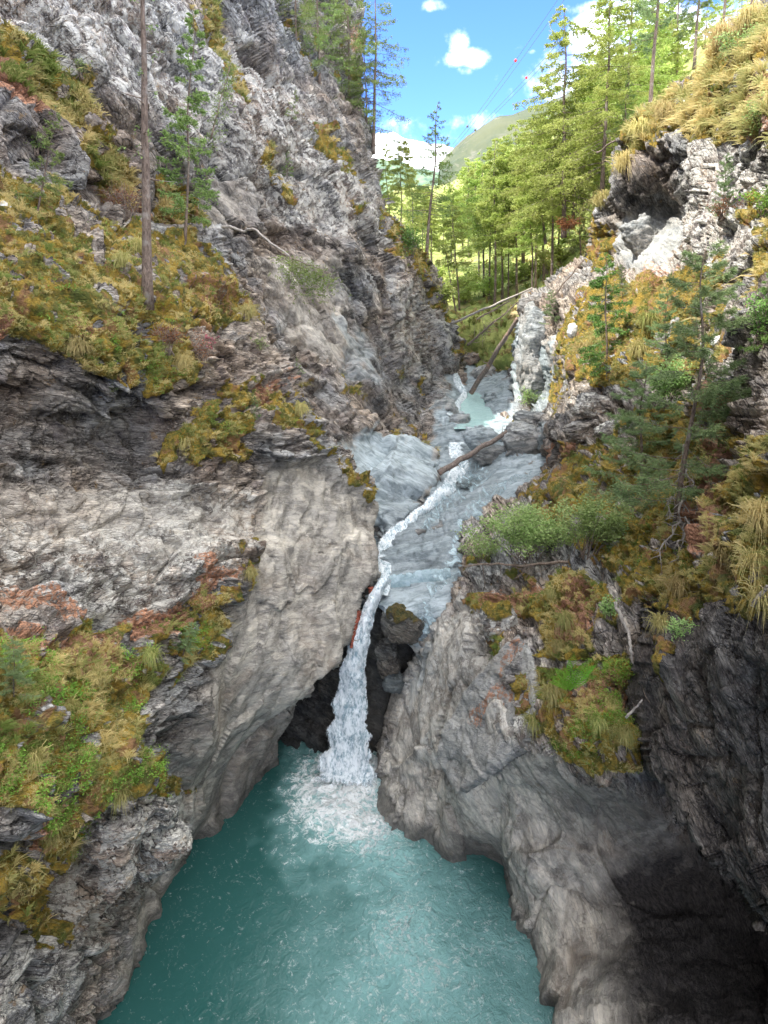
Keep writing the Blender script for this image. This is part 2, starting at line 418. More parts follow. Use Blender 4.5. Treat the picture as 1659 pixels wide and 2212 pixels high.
    hh = t.math('MULTIPLY', hh, t.math('MULTIPLY', soft, t.math('MULTIPLY_ADD', pale, -.7, 1.0)))
    hh = t.math('ADD', hh, t.math('MULTIPLY', bedf, .42)); hh = t.math('ADD', hh, t.math('MULTIPLY', fine, .3))
    hh = t.math('ADD', hh, t.math('MULTIPLY', t.math('MULTIPLY', mf, 1.6), me_))
    bump(t, b, hh, 1.0, .18)
    return m
rock_mat('rock'); rock_mat('rock_right', (.75, -.25, .6), (1.1, 1.1, 1.1)); rock_mat('rock_far', (.3, .72, .62), (1.03, 1.03, 1.04))
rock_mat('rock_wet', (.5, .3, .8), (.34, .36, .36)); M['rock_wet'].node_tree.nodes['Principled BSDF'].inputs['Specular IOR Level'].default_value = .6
rock_mat('rock_pale', (-.15, .35, .93), (.92, .93, .95))

def leaf_mat(name, c1, c2, trans=.25, rough=.6, attr=None, patch=.5, c3=None):
    m, t, b, o = new_mat(name)
    oi = t.node('ShaderNodeObjectInfo').outputs['Random']
    geo = t.node('ShaderNodeNewGeometry'); ri = geo.outputs['Random Per Island']
    tc = t.node('ShaderNodeTexCoord').outputs['Object']
    f = t.math('ADD', t.math('MULTIPLY', ri, .6), t.math('MULTIPLY', t.step(t.noise(tc, patch, 3), .3, .7), .5), clamp=True)
    if attr: f = t.attr(attr)
    c = t.mix(f, c1, c2)
    if c3: c = t.mix(t.step(ri, .85, .9), c, c3)
    h = t.node('ShaderNodeHueSaturation'); t.set(h.inputs['Color'], c); t.set(h.inputs['Value'], t.math('MULTIPLY_ADD', oi, .4, .8)); t.set(h.inputs['Hue'], t.math('MULTIPLY_ADD', oi, .03, .485))
    t.set(b.inputs['Base Color'], h.outputs[0]); b.inputs['Roughness'].default_value = rough
    b.inputs['Specular IOR Level'].default_value = .25
    tr = t.node('ShaderNodeBsdfTranslucent'); t.set(tr.inputs[0], h.outputs[0])
    mx = t.node('ShaderNodeMixShader'); mx.inputs[0].default_value = trans
    t.l.new(b.outputs[0], mx.inputs[1]); t.l.new(tr.outputs[0], mx.inputs[2]); t.l.new(mx.outputs[0], o.inputs[0])
leaf_mat('larch', (.25, .35, .065), (.56, .62, .20), .45)
leaf_mat('larch_cool', (.13, .20, .06), (.32, .42, .14), .35)
leaf_mat('pine', (.10, .17, .07), (.29, .37, .16), .3)
leaf_mat('spruce', (.08, .18, .04), (.20, .34, .08), .25)
leaf_mat('shrub_leaf', (.19, .33, .09), (.46, .58, .24), .38)
leaf_mat('bilberry', (.09, .20, .03), (.28, .44, .07), .35)
leaf_mat('fern', (.12, .32, .03), (.26, .50, .07), .35)
leaf_mat('grass', (.17, .23, .05), (.66, .53, .25), .35, attr='tint')
leaf_mat('straw', (.30, .22, .09), (.55, .43, .20), .3)
leaf_mat('rusty_leaf', (.20, .07, .03), (.33, .14, .06), .25)
leaf_mat('pink_flower', (.6, .08, .14), (.75, .16, .22), .2)
def wood_mat(name, c1, c2, c3=None, s=3):
    m, t, b, o = new_mat(name)
    tc = t.node('ShaderNodeTexCoord').outputs['Object']
    mp = t.node('ShaderNodeMapping'); t.set(mp.inputs[0], tc); mp.inputs['Scale'].default_value = (s*2, s*2, s*.6)
    n = t.noise(mp.outputs[0], 2.4, 6, .7, .8); n2 = t.noise(tc, 1.2, 4)
    c = t.mix(t.step(n, .35, .65), c1, c2)
    if c3: c = t.mix(t.step(n2, .52, .66), c, c3)
    t.set(b.inputs['Base Color'], c); b.inputs['Roughness'].default_value = .9; bump(t, b, n, .9, .06)
wood_mat('bark', (.10, .072, .058), (.28, .215, .175), (.33, .30, .27))
wood_mat('bark_pale', (.30, .27, .24), (.50, .46, .42))
wood_mat('log_wood', (.10, .08, .07), (.25, .20, .17), (.33, .21, .155))
wood_mat('red_wood', (.16, .035, .02), (.36, .10, .06))
wood_mat('twig', (.14, .10, .08), (.33, .27, .22))
def plain(name, c, rough=.6):
    m, t, b, o = new_mat(name); tc = t.node('ShaderNodeTexCoord').outputs['Object']
    cc = t.mix(t.step(t.noise(tc, 4, 3), .3, .7), tuple(x*.85 for x in c), c); t.set(b.inputs['Base Color'], cc); b.inputs['Roughness'].default_value = rough
plain('cable', (.10, .10, .12)); plain('marker_red', (.7, .05, .05)); plain('white_stone', (.62, .62, .60))

# far terrain
m, t, b, o = new_mat('far_hill'); tc = t.node('ShaderNodeTexCoord').outputs['Object']
n = t.noise(tc, .006, 8, .62); c = t.mix(t.step(n, .38, .62), (.04, .062, .035), (.085, .095, .05)); c = t.mix(t.step(t.noise(tc, .02, 6, .7), .55, .68), c, (.16, .15, .12)); t.set(b.inputs['Base Color'], c); b.inputs['Roughness'].default_value = 1
m, t, b, o = new_mat('far_forest'); tc = t.node('ShaderNodeTexCoord').outputs['Object']
n = t.noise(tc, .02, 8, .75); c = t.mix(t.step(n, .38, .62), (.06, .11, .08), (.14, .21, .12)); t.set(b.inputs['Base Color'], c); b.inputs['Roughness'].default_value = 1
m, t, b, o = new_mat('far_snow'); tc = t.node('ShaderNodeTexCoord').outputs['Object']
n = t.noise(tc, .0035, 8, .7); c = t.mix(t.step(n, .50, .56), (.85, .88, .92), (.25, .25, .27)); t.set(b.inputs['Base Color'], c); b.inputs['Roughness'].default_value = .9
m, t, b, o = new_mat('forest_floor'); tc = t.node('ShaderNodeTexCoord').outputs['Object']
n = t.noise(tc, .8, 8, .7); n2 = t.noise(tc, .3, 5, .6); c = t.mix(t.step(n, .36, .62), (.16, .22, .05), (.44, .48, .15)); c = t.mix(t.step(n2, .55, .68), c, (.42, .34, .18)); t.set(b.inputs['Base Color'], c); b.inputs['Roughness'].default_value = 1; bump(t, b, n, 1, .4)

# water
def water_mat(name, deep, light, foam_c=(.92, .97, .98), rough=.06, bs=1.0, fs=1.0):
    m, t, b, o = new_mat(name); tc = t.node('ShaderNodeTexCoord').outputs['Object']
    foam = t.attr('foam'); milk = t.attr('milk')
    wv = t.node('ShaderNodeMapping'); t.set(wv.inputs[0], tc); wv.inputs['Scale'].default_value = (1.15, .95, 1)
    n1 = t.noise(wv.outputs[0], 1.6*bs, 4, .6, 1.0); n2 = t.noise(wv.outputs[0], 6*bs, 5, .65, .8)
    n3 = t.noise(tc, 3.4*fs, 9, .75, 1.2)
    c = t.mix(milk, deep, light)
    vein = t.math('ABSOLUTE', t.math('SUBTRACT', t.noise(tc, 1.3*fs, 6, .62, 1.2), .5)); vein2 = t.math('ABSOLUTE', t.math('SUBTRACT', t.noise(tc, 3.6*fs, 5, .6, .8), .5))
    vv = t.math('ADD', t.step(vein, .10, .0), t.math('MULTIPLY', t.step(vein2, .10, .0), .6))
    ff = t.math('ADD', t.math('MULTIPLY', vv, .30), t.math('ADD', foam, t.math('MULTIPLY', t.math('SUBTRACT', n3, .5), .9)))
    fm = t.step(ff, .42, .98)
    c = t.mix(fm, c, foam_c)
    c = t.mix(t.math('MULTIPLY', t.step(milk, .9, 1.7), t.math('SUBTRACT', 1.0, fm)), c, (.50, .76, .78))
    t.set(b.inputs['Base Color'], c); t.set(b.inputs['Roughness'], t.math('MULTIPLY_ADD', fm, .6, rough)); b.inputs['IOR'].default_value = 1.33
    h = t.math('ADD', t.math('MULTIPLY', n1, 1.0), t.math('MULTIPLY', n2, .34)); h = t.math('ADD', h, t.math('MULTIPLY', fm, .12))
    h = t.math('MULTIPLY', h, t.attr('rough'))
    bump(t, b, h, 1.0, .22)
water_mat('pool_water', (.024, .092, .086), (.24, .455, .455))
water_mat('stream_water', (.26, .44, .44), (.46, .66, .65), bs=2, fs=2)
m, t, b, o = new_mat('white_water'); tc = t.node('ShaderNodeTexCoord').outputs['Object']
mp = t.node('ShaderNodeMapping'); t.set(mp.inputs[0], tc); mp.inputs['Scale'].default_value = (1, .6, .42)
foam = t.attr('foam')
n = t.noise(mp.outputs[0], 5, 8, .75, .5); n2 = t.noise(mp.outputs[0], 14, 6, .75, .4); nn_ = t.math('ADD', t.math('MULTIPLY', n, .6), t.math('MULTIPLY', n2, .4))
c = t.mix(t.step(nn_, .40, .56), (.20, .31, .37), (.84, .90, .94)); t.set(b.inputs['Base Color'], c); b.inputs['Roughness'].default_value = .35
bump(t, b, nn_, .9, .15)
tr = t.node('ShaderNodeBsdfTransparent'); mx = t.node('ShaderNodeMixShader')
al = t.step(t.math('ADD', foam, t.math('MULTIPLY', t.math('SUBTRACT', n2, .5), 1.6)), .22, .50)
t.l.new(tr.outputs[0], mx.inputs[1]); t.l.new(b.outputs[0], mx.inputs[2]); t.set(mx.inputs[0], al); t.l.new(mx.outputs[0], o.inputs[0])

m, t, b, o = new_mat('thin_water'); tc = t.node('ShaderNodeTexCoord').outputs['Object']
foam = t.attr('foam'); n = t.noise(tc, 2.0, 6, .65, 1.5); n2 = t.noise(tc, 7, 6, .7, 1)
c = t.mix(t.step(n, .35, .65), (.22, .32, .35), (.38, .49, .54)); c = t.mix(t.step(n2, .60, .74, 0, .5), c, (.66, .74, .78)); t.set(b.inputs['Base Color'], c); b.inputs['Roughness'].default_value = .12
bump(t, b, n2, .6, .1)
tr = t.node('ShaderNodeBsdfTransparent'); mx = t.node('ShaderNodeMixShader'); al = t.step(t.math('ADD', foam, t.math('MULTIPLY', t.math('SUBTRACT', n, .5), 2.2)), .25, .75)
t.l.new(tr.outputs[0], mx.inputs[1]); t.l.new(b.outputs[0], mx.inputs[2]); t.set(mx.inputs[0], al); t.l.new(mx.outputs[0], o.inputs[0])

# ------------------------------------------------------------------ far terrain
def far_sheet(name, sil, d0, d1, mat, rough, kind='structure', ybot=700):
    xs = np.arange(sil[0][0], sil[-1][0]+1, 4.0); top = np.interp(xs, [s[0] for s in sil], [s[1] for s in sil])
    top = top+fbm(np.stack([xs*.02, xs*0, xs*0], 1), 4, 5)*rough
    T = np.linspace(0, 1, 70)[:, None]
    py = top[None]+(ybot-top[None])*T; px = np.broadcast_to(xs[None], py.shape)
    d = d1+(d0-d1)*T**.8
    Pw = P(px, py, d+0*py)
    Pw += normals_grid(Pw)*(fbm(Pw.reshape(-1, 3)*(6./d0), 6, 8, .55)*d0*.06*np.minimum(1, np.repeat(T[:, 0]*6, len(xs)))).reshape(py.shape)[..., None]
    # back side going down behind the crest
    bk = Pw[0] + np.array([0, d1*.5, -d1*.35]); G = np.concatenate([bk[None], Pw], 0)
    h, w = G.shape[:2]; idx = np.arange(h*w).reshape(h, w)
    f = np.stack([idx[:-1, :-1], idx[1:, :-1], idx[1:, 1:], idx[:-1, 1:]], -1).reshape(-1, 4)
    o = link(name, mesh(name, G.reshape(-1, 3), f), mat); o['kind'] = kind; return o
far_sheet('snow_mountain', [(500, 330), (700, 290), (850, 285), (875, 300), (900, 303), (925, 312), (955, 310), (985, 325), (1050, 345), (1300, 380)], 3200, 5200, M['far_snow'], 6)
far_sheet('forested_hills', [(400, 250), (700, 330), (860, 345), (900, 365), (940, 372), (1000, 360), (1100, 330), (1300, 250)], 900, 2400, M['far_forest'], 10)
far_sheet('green_hill', [(950, 350), (985, 318), (1010, 290), (1060, 262), (1120, 240), (1200, 215), (1300, 170), (1500, 120), (1900, 60)], 500, 1300, M['far_hill'], 8)

# ground sheet reaching outwards behind everything
gs = 40; xs = np.concatenate([-np.geomspace(3000, 60, 20), np.linspace(-50, 50, 11), np.geomspace(60, 3000, 20)]); ys = np.geomspace(150, 3000, 40)
gx, gy = np.meshgrid(xs, ys); gz = -8+np.minimum(.09*np.abs(gx), 240)+.012*(gy-150)+fbm(np.stack([gx*.01, gy*.01, gx*0], -1).reshape(-1, 3), 3, 2).reshape(gx.shape)*10
idx = np.arange(gx.size).reshape(gx.shape); f = np.stack([idx[:-1, :-1], idx[:-1, 1:], idx[1:, 1:], idx[1:, :-1]], -1).reshape(-1, 4)
o = link('valley_ground', mesh('valley_ground', np.stack([gx, gy, gz], -1).reshape(-1, 3), f), M['far_forest']); o['kind'] = 'structure'

# forested slope beyond the gorge
FHc = [(840, 420, 120), (900, 560, 85), (940, 640, 70), (980, 700, 62), (1060, 690, 60), (1130, 640, 60), (1200, 610, 58), (1270, 560, 55), (1330, 430, 56), (1420, 260, 60), (1560, 100, 55), (1700, -20, 50), (1800, 0, 48),
       (950, 480, 125), (1050, 520, 100), (1150, 480, 95), (1250, 400, 85), (1000, 400, 170), (1100, 330, 165), (1250, 230, 130), (1400, 120, 100), (1550, 0, 90), (1700, -80, 75), (1200, 750, 50), (1000, 800, 62)]
FH_poly = [(780, 760), (780, 440), (880, 400), (960, 400), (1040, 360), (1120, 310), (1250, 250), (1400, 160), (1560, 60), (1700, -40), (1850, -80), (1850, 700), (1300, 800), (1000, 800)]
layer('forest_slope', FH_poly, FHc, (700, -180, 1850, 860), 8, dict(amp=1.0, block=.3, low=2), {'moss': [[(0, -500), (2000, -500), (2000, 2000), (0, 2000)]]}, seed=3, mats=M['forest_floor'], kback=.6)

# ------------------------------------------------------------------ gorge rock masses
# upper left cliff
LMc = [(-150, 0, 20), (0, 0, 22), (0, 300, 21), (-150, 400, 19), (150, 150, 24), (300, 0, 28), (300, 300, 26), (450, 150, 31), (560, 0, 36), (560, 300, 33), (640, 120, 40), (700, 0, 48), (760, 60, 52), (750, 300, 43), (700, 200, 42),
       (820, 420, 46), (780, 480, 41), (900, 560, 50), (860, 620, 45), (940, 640, 54), (985, 740, 56), (1000, 830, 55.5), (975, 850, 53), (950, 900, 47.5), (945, 960, 41), (935, 1050, 36), (900, 1100, 33.6), (830, 1150, 32.2),
       (600, 500, 33), (680, 520, 36), (700, 640, 37.5), (650, 800, 33), (720, 800, 36.5), (820, 760, 42), (880, 820, 44.5), (900, 950, 40), (800, 950, 36), (850, 1050, 34), (740, 900, 34), (640, 950, 31), (750, 1050, 32.3), (400, 450, 28), (500, 600, 30), (200, 450, 24.5), (0, 500, 22),
       (560, 1000, 31), (300, 900, 27), (0, 900, 24), (760, 1180, 33), (0, -650, 30), (400, -650, 38), (700, -650, 52), (-300, -600, 26), (-400, 300, 16), (-600, -200, 15)]
LM_poly = [(-700, -700), (-300, -600), (200, -420), (520, -230), (690, -110), (770, -50), (785, 60), (768, 150), (790, 260), (805, 340), (822, 400), (835, 460), (880, 505), (905, 540), (940, 610), (950, 650), (985, 725), (1000, 780), (1002, 850), (965, 890), (948, 930),
           (945, 1000), (950, 1040), (930, 1062), (905, 1100), (875, 1150), (820, 1190), (600, 1230), (-200, 1200), (-700, 1100)]
layer('upper_left_cliff', LM_poly, LMc, (-760, -740, 1080, 1290), 2.6, dict(bed=(.3, .72, .62), tan=(0, 1, -.5), amp=1.0, block=1.5, scale=1.6),
      {'moss': [[(-60, 60), (60, 100), (160, 210), (230, 330), (300, 440), (260, 470), (150, 330), (60, 220), (-60, 160)], (.9, [(415, -60), (455, -40), (500, 120), (520, 220), (470, 190), (440, 90)]),
                (.9, [(540, 310), (590, 340), (640, 430), (600, 410)]), (.9, [(650, 240), (720, 300), (790, 385), (700, 330)]), [(330, 380), (400, 420), (480, 520), (440, 560), (330, 480)],
                (.8, [(600, 30), (640, 100), (690, 200), (620, 110)]), [(960, 640), (990, 720), (970, 720), (945, 660)], [(820, 430), (860, 470), (915, 560), (925, 625), (870, 585), (835, 520)], (.8, [(560, 830), (640, 870), (680, 930), (600, 930)]), (.7, [(900, 820), (925, 850), (910, 860)]), (.8, [(985, 735), (1000, 770), (985, 770)])],
       'needle': [(.9, [(-60, 100), (40, 190), (120, 260), (70, 260), (-60, 180)]), (.8, [(240, 420), (330, 470), (420, 580), (330, 560)]), (.75, [(750, 20), (790, 60), (770, 160), (740, 100)])],
       'pale': [[(735, 960), (800, 940), (900, 950), (945, 960), (940, 1050), (900, 1100), (850, 1160), (790, 1100), (760, 1020)], (.85, [(940, 860), (1000, 850), (960, 900), (950, 960), (935, 930)]), (.55, [(730, 700), (800, 720), (800, 860), (740, 800)])],
       'smooth': [[(745, 960), (800, 945), (900, 955), (945, 965), (940, 1050), (900, 1100), (850, 1180), (790, 1110), (760, 1030)], (.8, [(560, 560), (700, 560), (760, 700), (740, 800), (640, 740)]), (.7, [(440, 380), (520, 400), (560, 480), (480, 480)]), (.6, [(730, 700), (800, 720), (800, 860), (740, 800)])],
       'lichen': [[(-60, -60), (300, -60), (560, 100), (800, 400), (830, 520), (600, 480), (400, 300), (150, 200), (-60, 80)], (.8, [(830, 600), (940, 640), (980, 800), (900, 850), (830, 750)])],
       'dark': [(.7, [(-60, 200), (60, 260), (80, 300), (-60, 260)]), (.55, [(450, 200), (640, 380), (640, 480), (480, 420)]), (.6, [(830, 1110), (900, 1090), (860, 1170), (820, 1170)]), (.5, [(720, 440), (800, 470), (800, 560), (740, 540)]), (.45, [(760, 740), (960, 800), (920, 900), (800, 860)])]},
      seed=10, auto=.38, kback=.12, low_res_above=-60, mats=M['rock_far'])

# unseen left gorge side, beside and behind the viewpoint, added tall to block the sun
gyy, gzz = np.meshgrid(np.arange(-60, 30, 1.0), np.arange(-22, 45, 1.0))
gxx = -19-.13*np.maximum(gzz-8, 0)+.12*np.minimum(gzz, 0)
Vs = np.stack([gxx, gyy, gzz], -1).reshape(-1, 3); Vs[:, 0] += fbm(Vs*.12, 4, 9)*4+fbm(Vs*.5, 3, 10)*.8; Vs[:, 2] += (Vs[:, 2] > 20)*fbm(Vs*.1, 3, 12)*5
top = Vs.reshape(gxx.shape+(3,)); bk = top[-1]+np.array([-60, 0, 10]); G = np.concatenate([top, bk[None]], 0); h_, w_ = G.shape[:2]
idx = np.arange(h_*w_).reshape(h_, w_); f = np.stack([idx[:-1, :-1], idx[:-1, 1:], idx[1:, 1:], idx[1:, :-1]], -1).reshape(-1, 4)
o = link('left_sun_blocker', mesh('left_sun_blocker', G.reshape(-1, 3), f, True, {k: np.zeros(h_*w_) for k in ('moss', 'needle', 'pale', 'dark', 'lichen', 'smooth')}), M['rock_far']); o['kind'] = 'structure'

gyy, gzz = np.meshgrid(np.arange(-60, 9, 1.0), np.arange(-22, 14, 1.0))  # unseen right gorge side, added to block sky light from the cave
gxx = 14+.5*np.maximum(gzz, 0)-.25*np.minimum(gzz, 0)*0
Vs = np.stack([gxx, gyy, gzz], -1).reshape(-1, 3); Vs[:, 0] += fbm(Vs*.12, 4, 19)*3+fbm(Vs*.5, 3, 20)*.8
top = Vs.reshape(gxx.shape+(3,)); bk = top[-1]+np.array([60, 0, 10]); G = np.concatenate([top, bk[None]], 0); h_, w_ = G.shape[:2]
idx = np.arange(h_*w_).reshape(h_, w_); f = np.stack([idx[:-1, :-1], idx[1:, :-1], idx[1:, 1:], idx[:-1, 1:]], -1).reshape(-1, 4)
o = link('right_sky_blocker', mesh('right_sky_blocker', G.reshape(-1, 3), f, True, {k: np.zeros(h_*w_) for k in ('moss', 'needle', 'pale', 'dark', 'lichen', 'smooth')}), M['rock_right']); o['kind'] = 'structure'

# near left bluff, ledge and undercut wall down to the pool
LNc = [(-200, 350, 18), (0, 380, 20), (200, 440, 23), (330, 500, 25.5), (470, 500, 28), (500, 600, 27), (570, 700, 27), (620, 830, 26.6), (680, 930, 27), (745, 1010, 28), (805, 1080, 29), (812, 1160, 28.4), (825, 1250, 27.6),
       (0, 600, 17.5), (250, 620, 20), (400, 700, 22.5), (200, 780, 18.4), (0, 760, 16), (-200, 700, 13.5), (450, 850, 23), (420, 975, 22), (600, 930, 25), (330, 860, 20.8), (0, 820, 17), (0, 900, 17), (300, 930, 21.5), (300, 1030, 21), (560, 1030, 24.6), (560, 1150, 23.8), (300, 1150, 19.8), (0, 1060, 16.3), (0, 1150, 15.6), (-200, 1100, 13),
       (700, 1150, 26), (740, 1280, 26.5), (0, 1340, 14.4), (250, 1340, 17.5), (480, 1300, 21), (540, 1180, 22.7), (0, 1400, 13.2), (0, 1550, 12.3), (-200, 1500, 10.2), (200, 1450, 15.6), (200, 1600, 14.6), (330, 1680, 17), (400, 1500, 19.8), (300, 1480, 17.5), (600, 1350, 24), (760, 1370, 27), (650, 1400, 24.8), (650, 1490, 25.2), (610, 1560, 26.8), (560, 1600, 26.5),
       (590, 1660, 28.7), (500, 1745, 26.5), (420, 1812, 24.9), (450, 1650, 23.5), (380, 1700, 21), (340, 1920, 22.9), (300, 2060, 20.8), (250, 2150, 19.6), (200, 2212, 18.8), (150, 2330, 17.5), (400, 1770, 21.3), (350, 1830, 20), (250, 1800, 17), (230, 1920, 18), (150, 1800, 14.5), (150, 2000, 15.6), (0, 1800, 12), (0, 2000, 12.5), (0, 2212, 13), (150, 2150, 16), (-200, 1900, 9.5), (-200, 2300, 10.5), (500, 1900, 27.5), (400, 2150, 23), (650, 1800, 31)]
LN_poly = [(-400, 330), (0, 370), (200, 440), (330, 488), (470, 500), (500, 590), (560, 680), (575, 720), (620, 830), (680, 920), (690, 950), (745, 1005), (790, 1050), (808, 1090), (804, 1150), (808, 1200), (812, 1238), (775, 1275), (758, 1325), (740, 1375), (712, 1405), (690, 1440), (668, 1480), (668, 1500), (640, 1510),
           (620, 1560), (600, 1600), (595, 1700), (640, 1900), (560, 2100), (500, 2400), (-400, 2400)]
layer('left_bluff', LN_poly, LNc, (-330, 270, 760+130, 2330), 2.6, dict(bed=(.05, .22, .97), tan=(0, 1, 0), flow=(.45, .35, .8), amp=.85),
      {'moss': [[(-60, 350), (60, 395), (210, 455), (330, 500), (440, 510), (490, 600), (560, 660), (570, 700), (530, 720), (470, 690), (430, 720), (425, 840), (380, 840), (310, 870), (240, 820), (140, 780), (60, 730), (-60, 720)],
                [(340, 950), (420, 900), (470, 830), (560, 820), (640, 860), (690, 940), (640, 950), (560, 920), (540, 980), (440, 1000), (360, 1000)], (.9, [(740, 1010), (790, 1040), (806, 1090), (770, 1090), (735, 1040)]), (.9, [(640, 940), (740, 1010), (700, 990)]),
                [(415, 1220), (460, 1230), (450, 1290), (540, 1200), (555, 1240), (510, 1330), (470, 1390), (400, 1450), (300, 1530), (290, 1600), (350, 1650), (390, 1720), (330, 1720), (300, 1700), (180, 1720), (180, 1870), (120, 1900), (60, 1830), (60, 1750), (-60, 1720), (-60, 1380), (120, 1390), (230, 1360), (420, 1330)],
                (.9, [(545, 1150), (570, 1150), (575, 1210), (550, 1220)]), (.7, [(-60, 1800), (60, 1850), (110, 1960), (150, 2060), (60, 2020), (-60, 1960)]), (.8, [(150, 1360), (200, 1340), (210, 1400), (150, 1400)])],
       'needle': [(.95, [(-60, 640), (20, 680), (100, 745), (60, 750), (-60, 700)]), (.8, [(420, 1215), (520, 1230), (430, 1320), (410, 1290)]), (.75, [(-60, 1370), (120, 1390), (240, 1370), (230, 1440), (60, 1430), (-60, 1420)]), (.8, [(270, 1340), (400, 1320), (400, 1350), (280, 1380)]),
                  (.75, [(130, 1440), (300, 1430), (320, 1470), (150, 1480)]), (.7, [(40, 1780), (110, 1720), (190, 1700), (100, 1760), (60, 1820)]), (.8, [(520, 860), (600, 800), (640, 830), (580, 870)]), (.7, [(-60, 1280), (100, 1290), (160, 1340), (-60, 1350)]), (.6, [(380, 560), (520, 640), (480, 680), (400, 620)])],
       'smooth': [(.95, [(560, 1000), (700, 1000), (830, 1100), (850, 1300), (700, 1480), (600, 1700), (500, 1800), (420, 1830), (330, 2000), (280, 2300), (200, 2300), (230, 2100), (290, 1950), (390, 1800), (370, 1660), (420, 1490), (510, 1330), (560, 1190)]), (.65, [(-60, 1050), (300, 1060), (550, 1080), (540, 1170), (300, 1220), (-60, 1200)])],
       'lichen': [(.9, [(-60, 1150), (550, 1120), (540, 1200), (400, 1300), (200, 1350), (-60, 1300)]), (1.0, [(190, 1720), (420, 1720), (420, 1800), (330, 1900), (250, 2000), (150, 2200), (-60, 2260), (-60, 2050), (150, 1900)]), (.9, [(300, 1060), (550, 1060), (550, 1110), (320, 1110)]), (.5, [(-60, 840), (300, 900), (340, 960), (-60, 860)])],
       'dark': [(.42, [(-60, 770), (120, 790), (250, 850), (340, 880), (350, 1000), (560, 985), (560, 1060), (300, 1055), (-60, 1040)]), (.6, [(400, 1290), (520, 1240), (400, 1330), (300, 1370)]), (.55, [(300, 1550), (400, 1500), (380, 1650), (310, 1640)]), (.9, [(-60, 1880), (90, 1930), (160, 2090), (100, 2120), (-60, 2050)]), (.7, [(440, 1690), (530, 1640), (600, 1560), (610, 1640), (500, 1760), (420, 1820)]), (.5, [(100, 1560), (250, 1640), (200, 1720), (100, 1700)])],  # includes the hollow under the ledge, its shade painted in
       'leafy': [(1, [(-60, 1380), (200, 1400), (450, 1340), (400, 1450), (300, 1540), (300, 1620), (390, 1720), (180, 1750), (180, 1870), (60, 1820), (-60, 1700)]), (.6, [(60, 450), (330, 560), (430, 830), (240, 830), (100, 700)]), (.6, [(400, 870), (640, 880), (680, 940), (500, 960)])]},
      seed=20, auto=.12, kback=.10)

# back wall of the waterfall slot
FBc = [(560, 1450, 31), (650, 1550, 30.2), (640, 1640, 29.8), (720, 1430, 29), (780, 1300, 28.2), (850, 1500, 29.2), (860, 1350, 28.3), (800, 1640, 29.3), (900, 1450, 28.8), (950, 1600, 30), (700, 1800, 32), (900, 1300, 29)]
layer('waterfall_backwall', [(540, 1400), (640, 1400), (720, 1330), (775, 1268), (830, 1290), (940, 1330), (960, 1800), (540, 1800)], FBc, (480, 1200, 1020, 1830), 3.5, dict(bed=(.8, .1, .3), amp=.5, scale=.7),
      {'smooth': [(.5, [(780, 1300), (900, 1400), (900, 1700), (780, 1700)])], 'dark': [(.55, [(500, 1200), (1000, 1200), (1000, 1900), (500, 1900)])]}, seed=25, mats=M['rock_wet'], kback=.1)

# stream bed stepping up the gorge
def cz(px, py, z): return (px, py, dz(px, py, z))
CHc = [cz(800, 1290, -12.7), cz(900, 1250, -12.4), cz(960, 1300, -12.5), cz(900, 1385, -14.0), cz(870, 1320, -12.8), cz(860, 1180, -12), cz(980, 1210, -11.9), cz(1020, 1130, -11.2), cz(900, 1100, -11.5), cz(960, 1050, -10.9), cz(1100, 1060, -10.4), cz(1170, 1010, -9.4), cz(960, 995, -10.5),
       cz(1000, 960, -10.0), cz(950, 945, -9.75), cz(1045, 896, -9.9), cz(1000, 890, -9.7), cz(1050, 926, -9.25), cz(1000, 920, -9.2), cz(1100, 918, -9.0), cz(1025, 874, -9.65), cz(970, 890, -8.9), cz(1115, 890, -8.9), cz(1010, 856, -9.6), cz(975, 855, -8.6), cz(1060, 852, -8.7), cz(1095, 872, -8.8), cz(1010, 835, -8.9), (1050, 800, 59), (1000, 780, 60), (1100, 780, 55), (1000, 730, 62), (1100, 710, 58), (1180, 680, 56), (930, 720, 66), (1250, 900, 40), (1300, 1100, 33), (760, 1200, 33), (760, 1000, 40), (850, 850, 54), (1050, 1280, 28)]
layer('stream_bed', [(720, 1330), (775, 1305), (810, 1300), (845, 1330), (890, 1395), (905, 1410), (930, 1420), (1150, 1300), (1400, 1100), (1350, 700), (1180, 665), (1100, 690), (1000, 715), (940, 715), (800, 800), (720, 1000)], CHc, (660, 600, 1430, 1480), 3.0, dict(bed=(-.15, .35, .93), tan=(1, 0, 0), flow=(.7, .6, .1), amp=.42, scale=.8, low=.5),
      {'pale': [[(760, 1200), (880, 1100), (940, 1000), (940, 900), (990, 790), (1080, 760), (1130, 850), (1110, 900), (1200, 960), (1180, 1060), (1050, 1160), (1050, 1300), (900, 1430), (780, 1340)]],
       'smooth': [(.75, [(780, 1330), (830, 1230), (1000, 1220), (1050, 1120), (960, 1040), (1180, 980), (1200, 1060), (1050, 1300), (900, 1430)])],
       'moss': [(.8, [(940, 690), (1130, 660), (1110, 720), (1020, 745), (985, 735)])], 'needle': [(.5, [(990, 720), (1060, 740), (1030, 770), (1000, 770)])],
       'dark': [(.4, [(840, 1150), (1000, 1110), (960, 1170), (860, 1190)]), (.45, [(850, 1215), (980, 1200), (975, 1245), (840, 1245)]), (.6, [(960, 1070), (1000, 1040), (1040, 1050), (1000, 1080)]), (.5, [(950, 970), (1040, 980), (1000, 1000)])]}, seed=30, mats=M['rock_pale'], kback=.05)

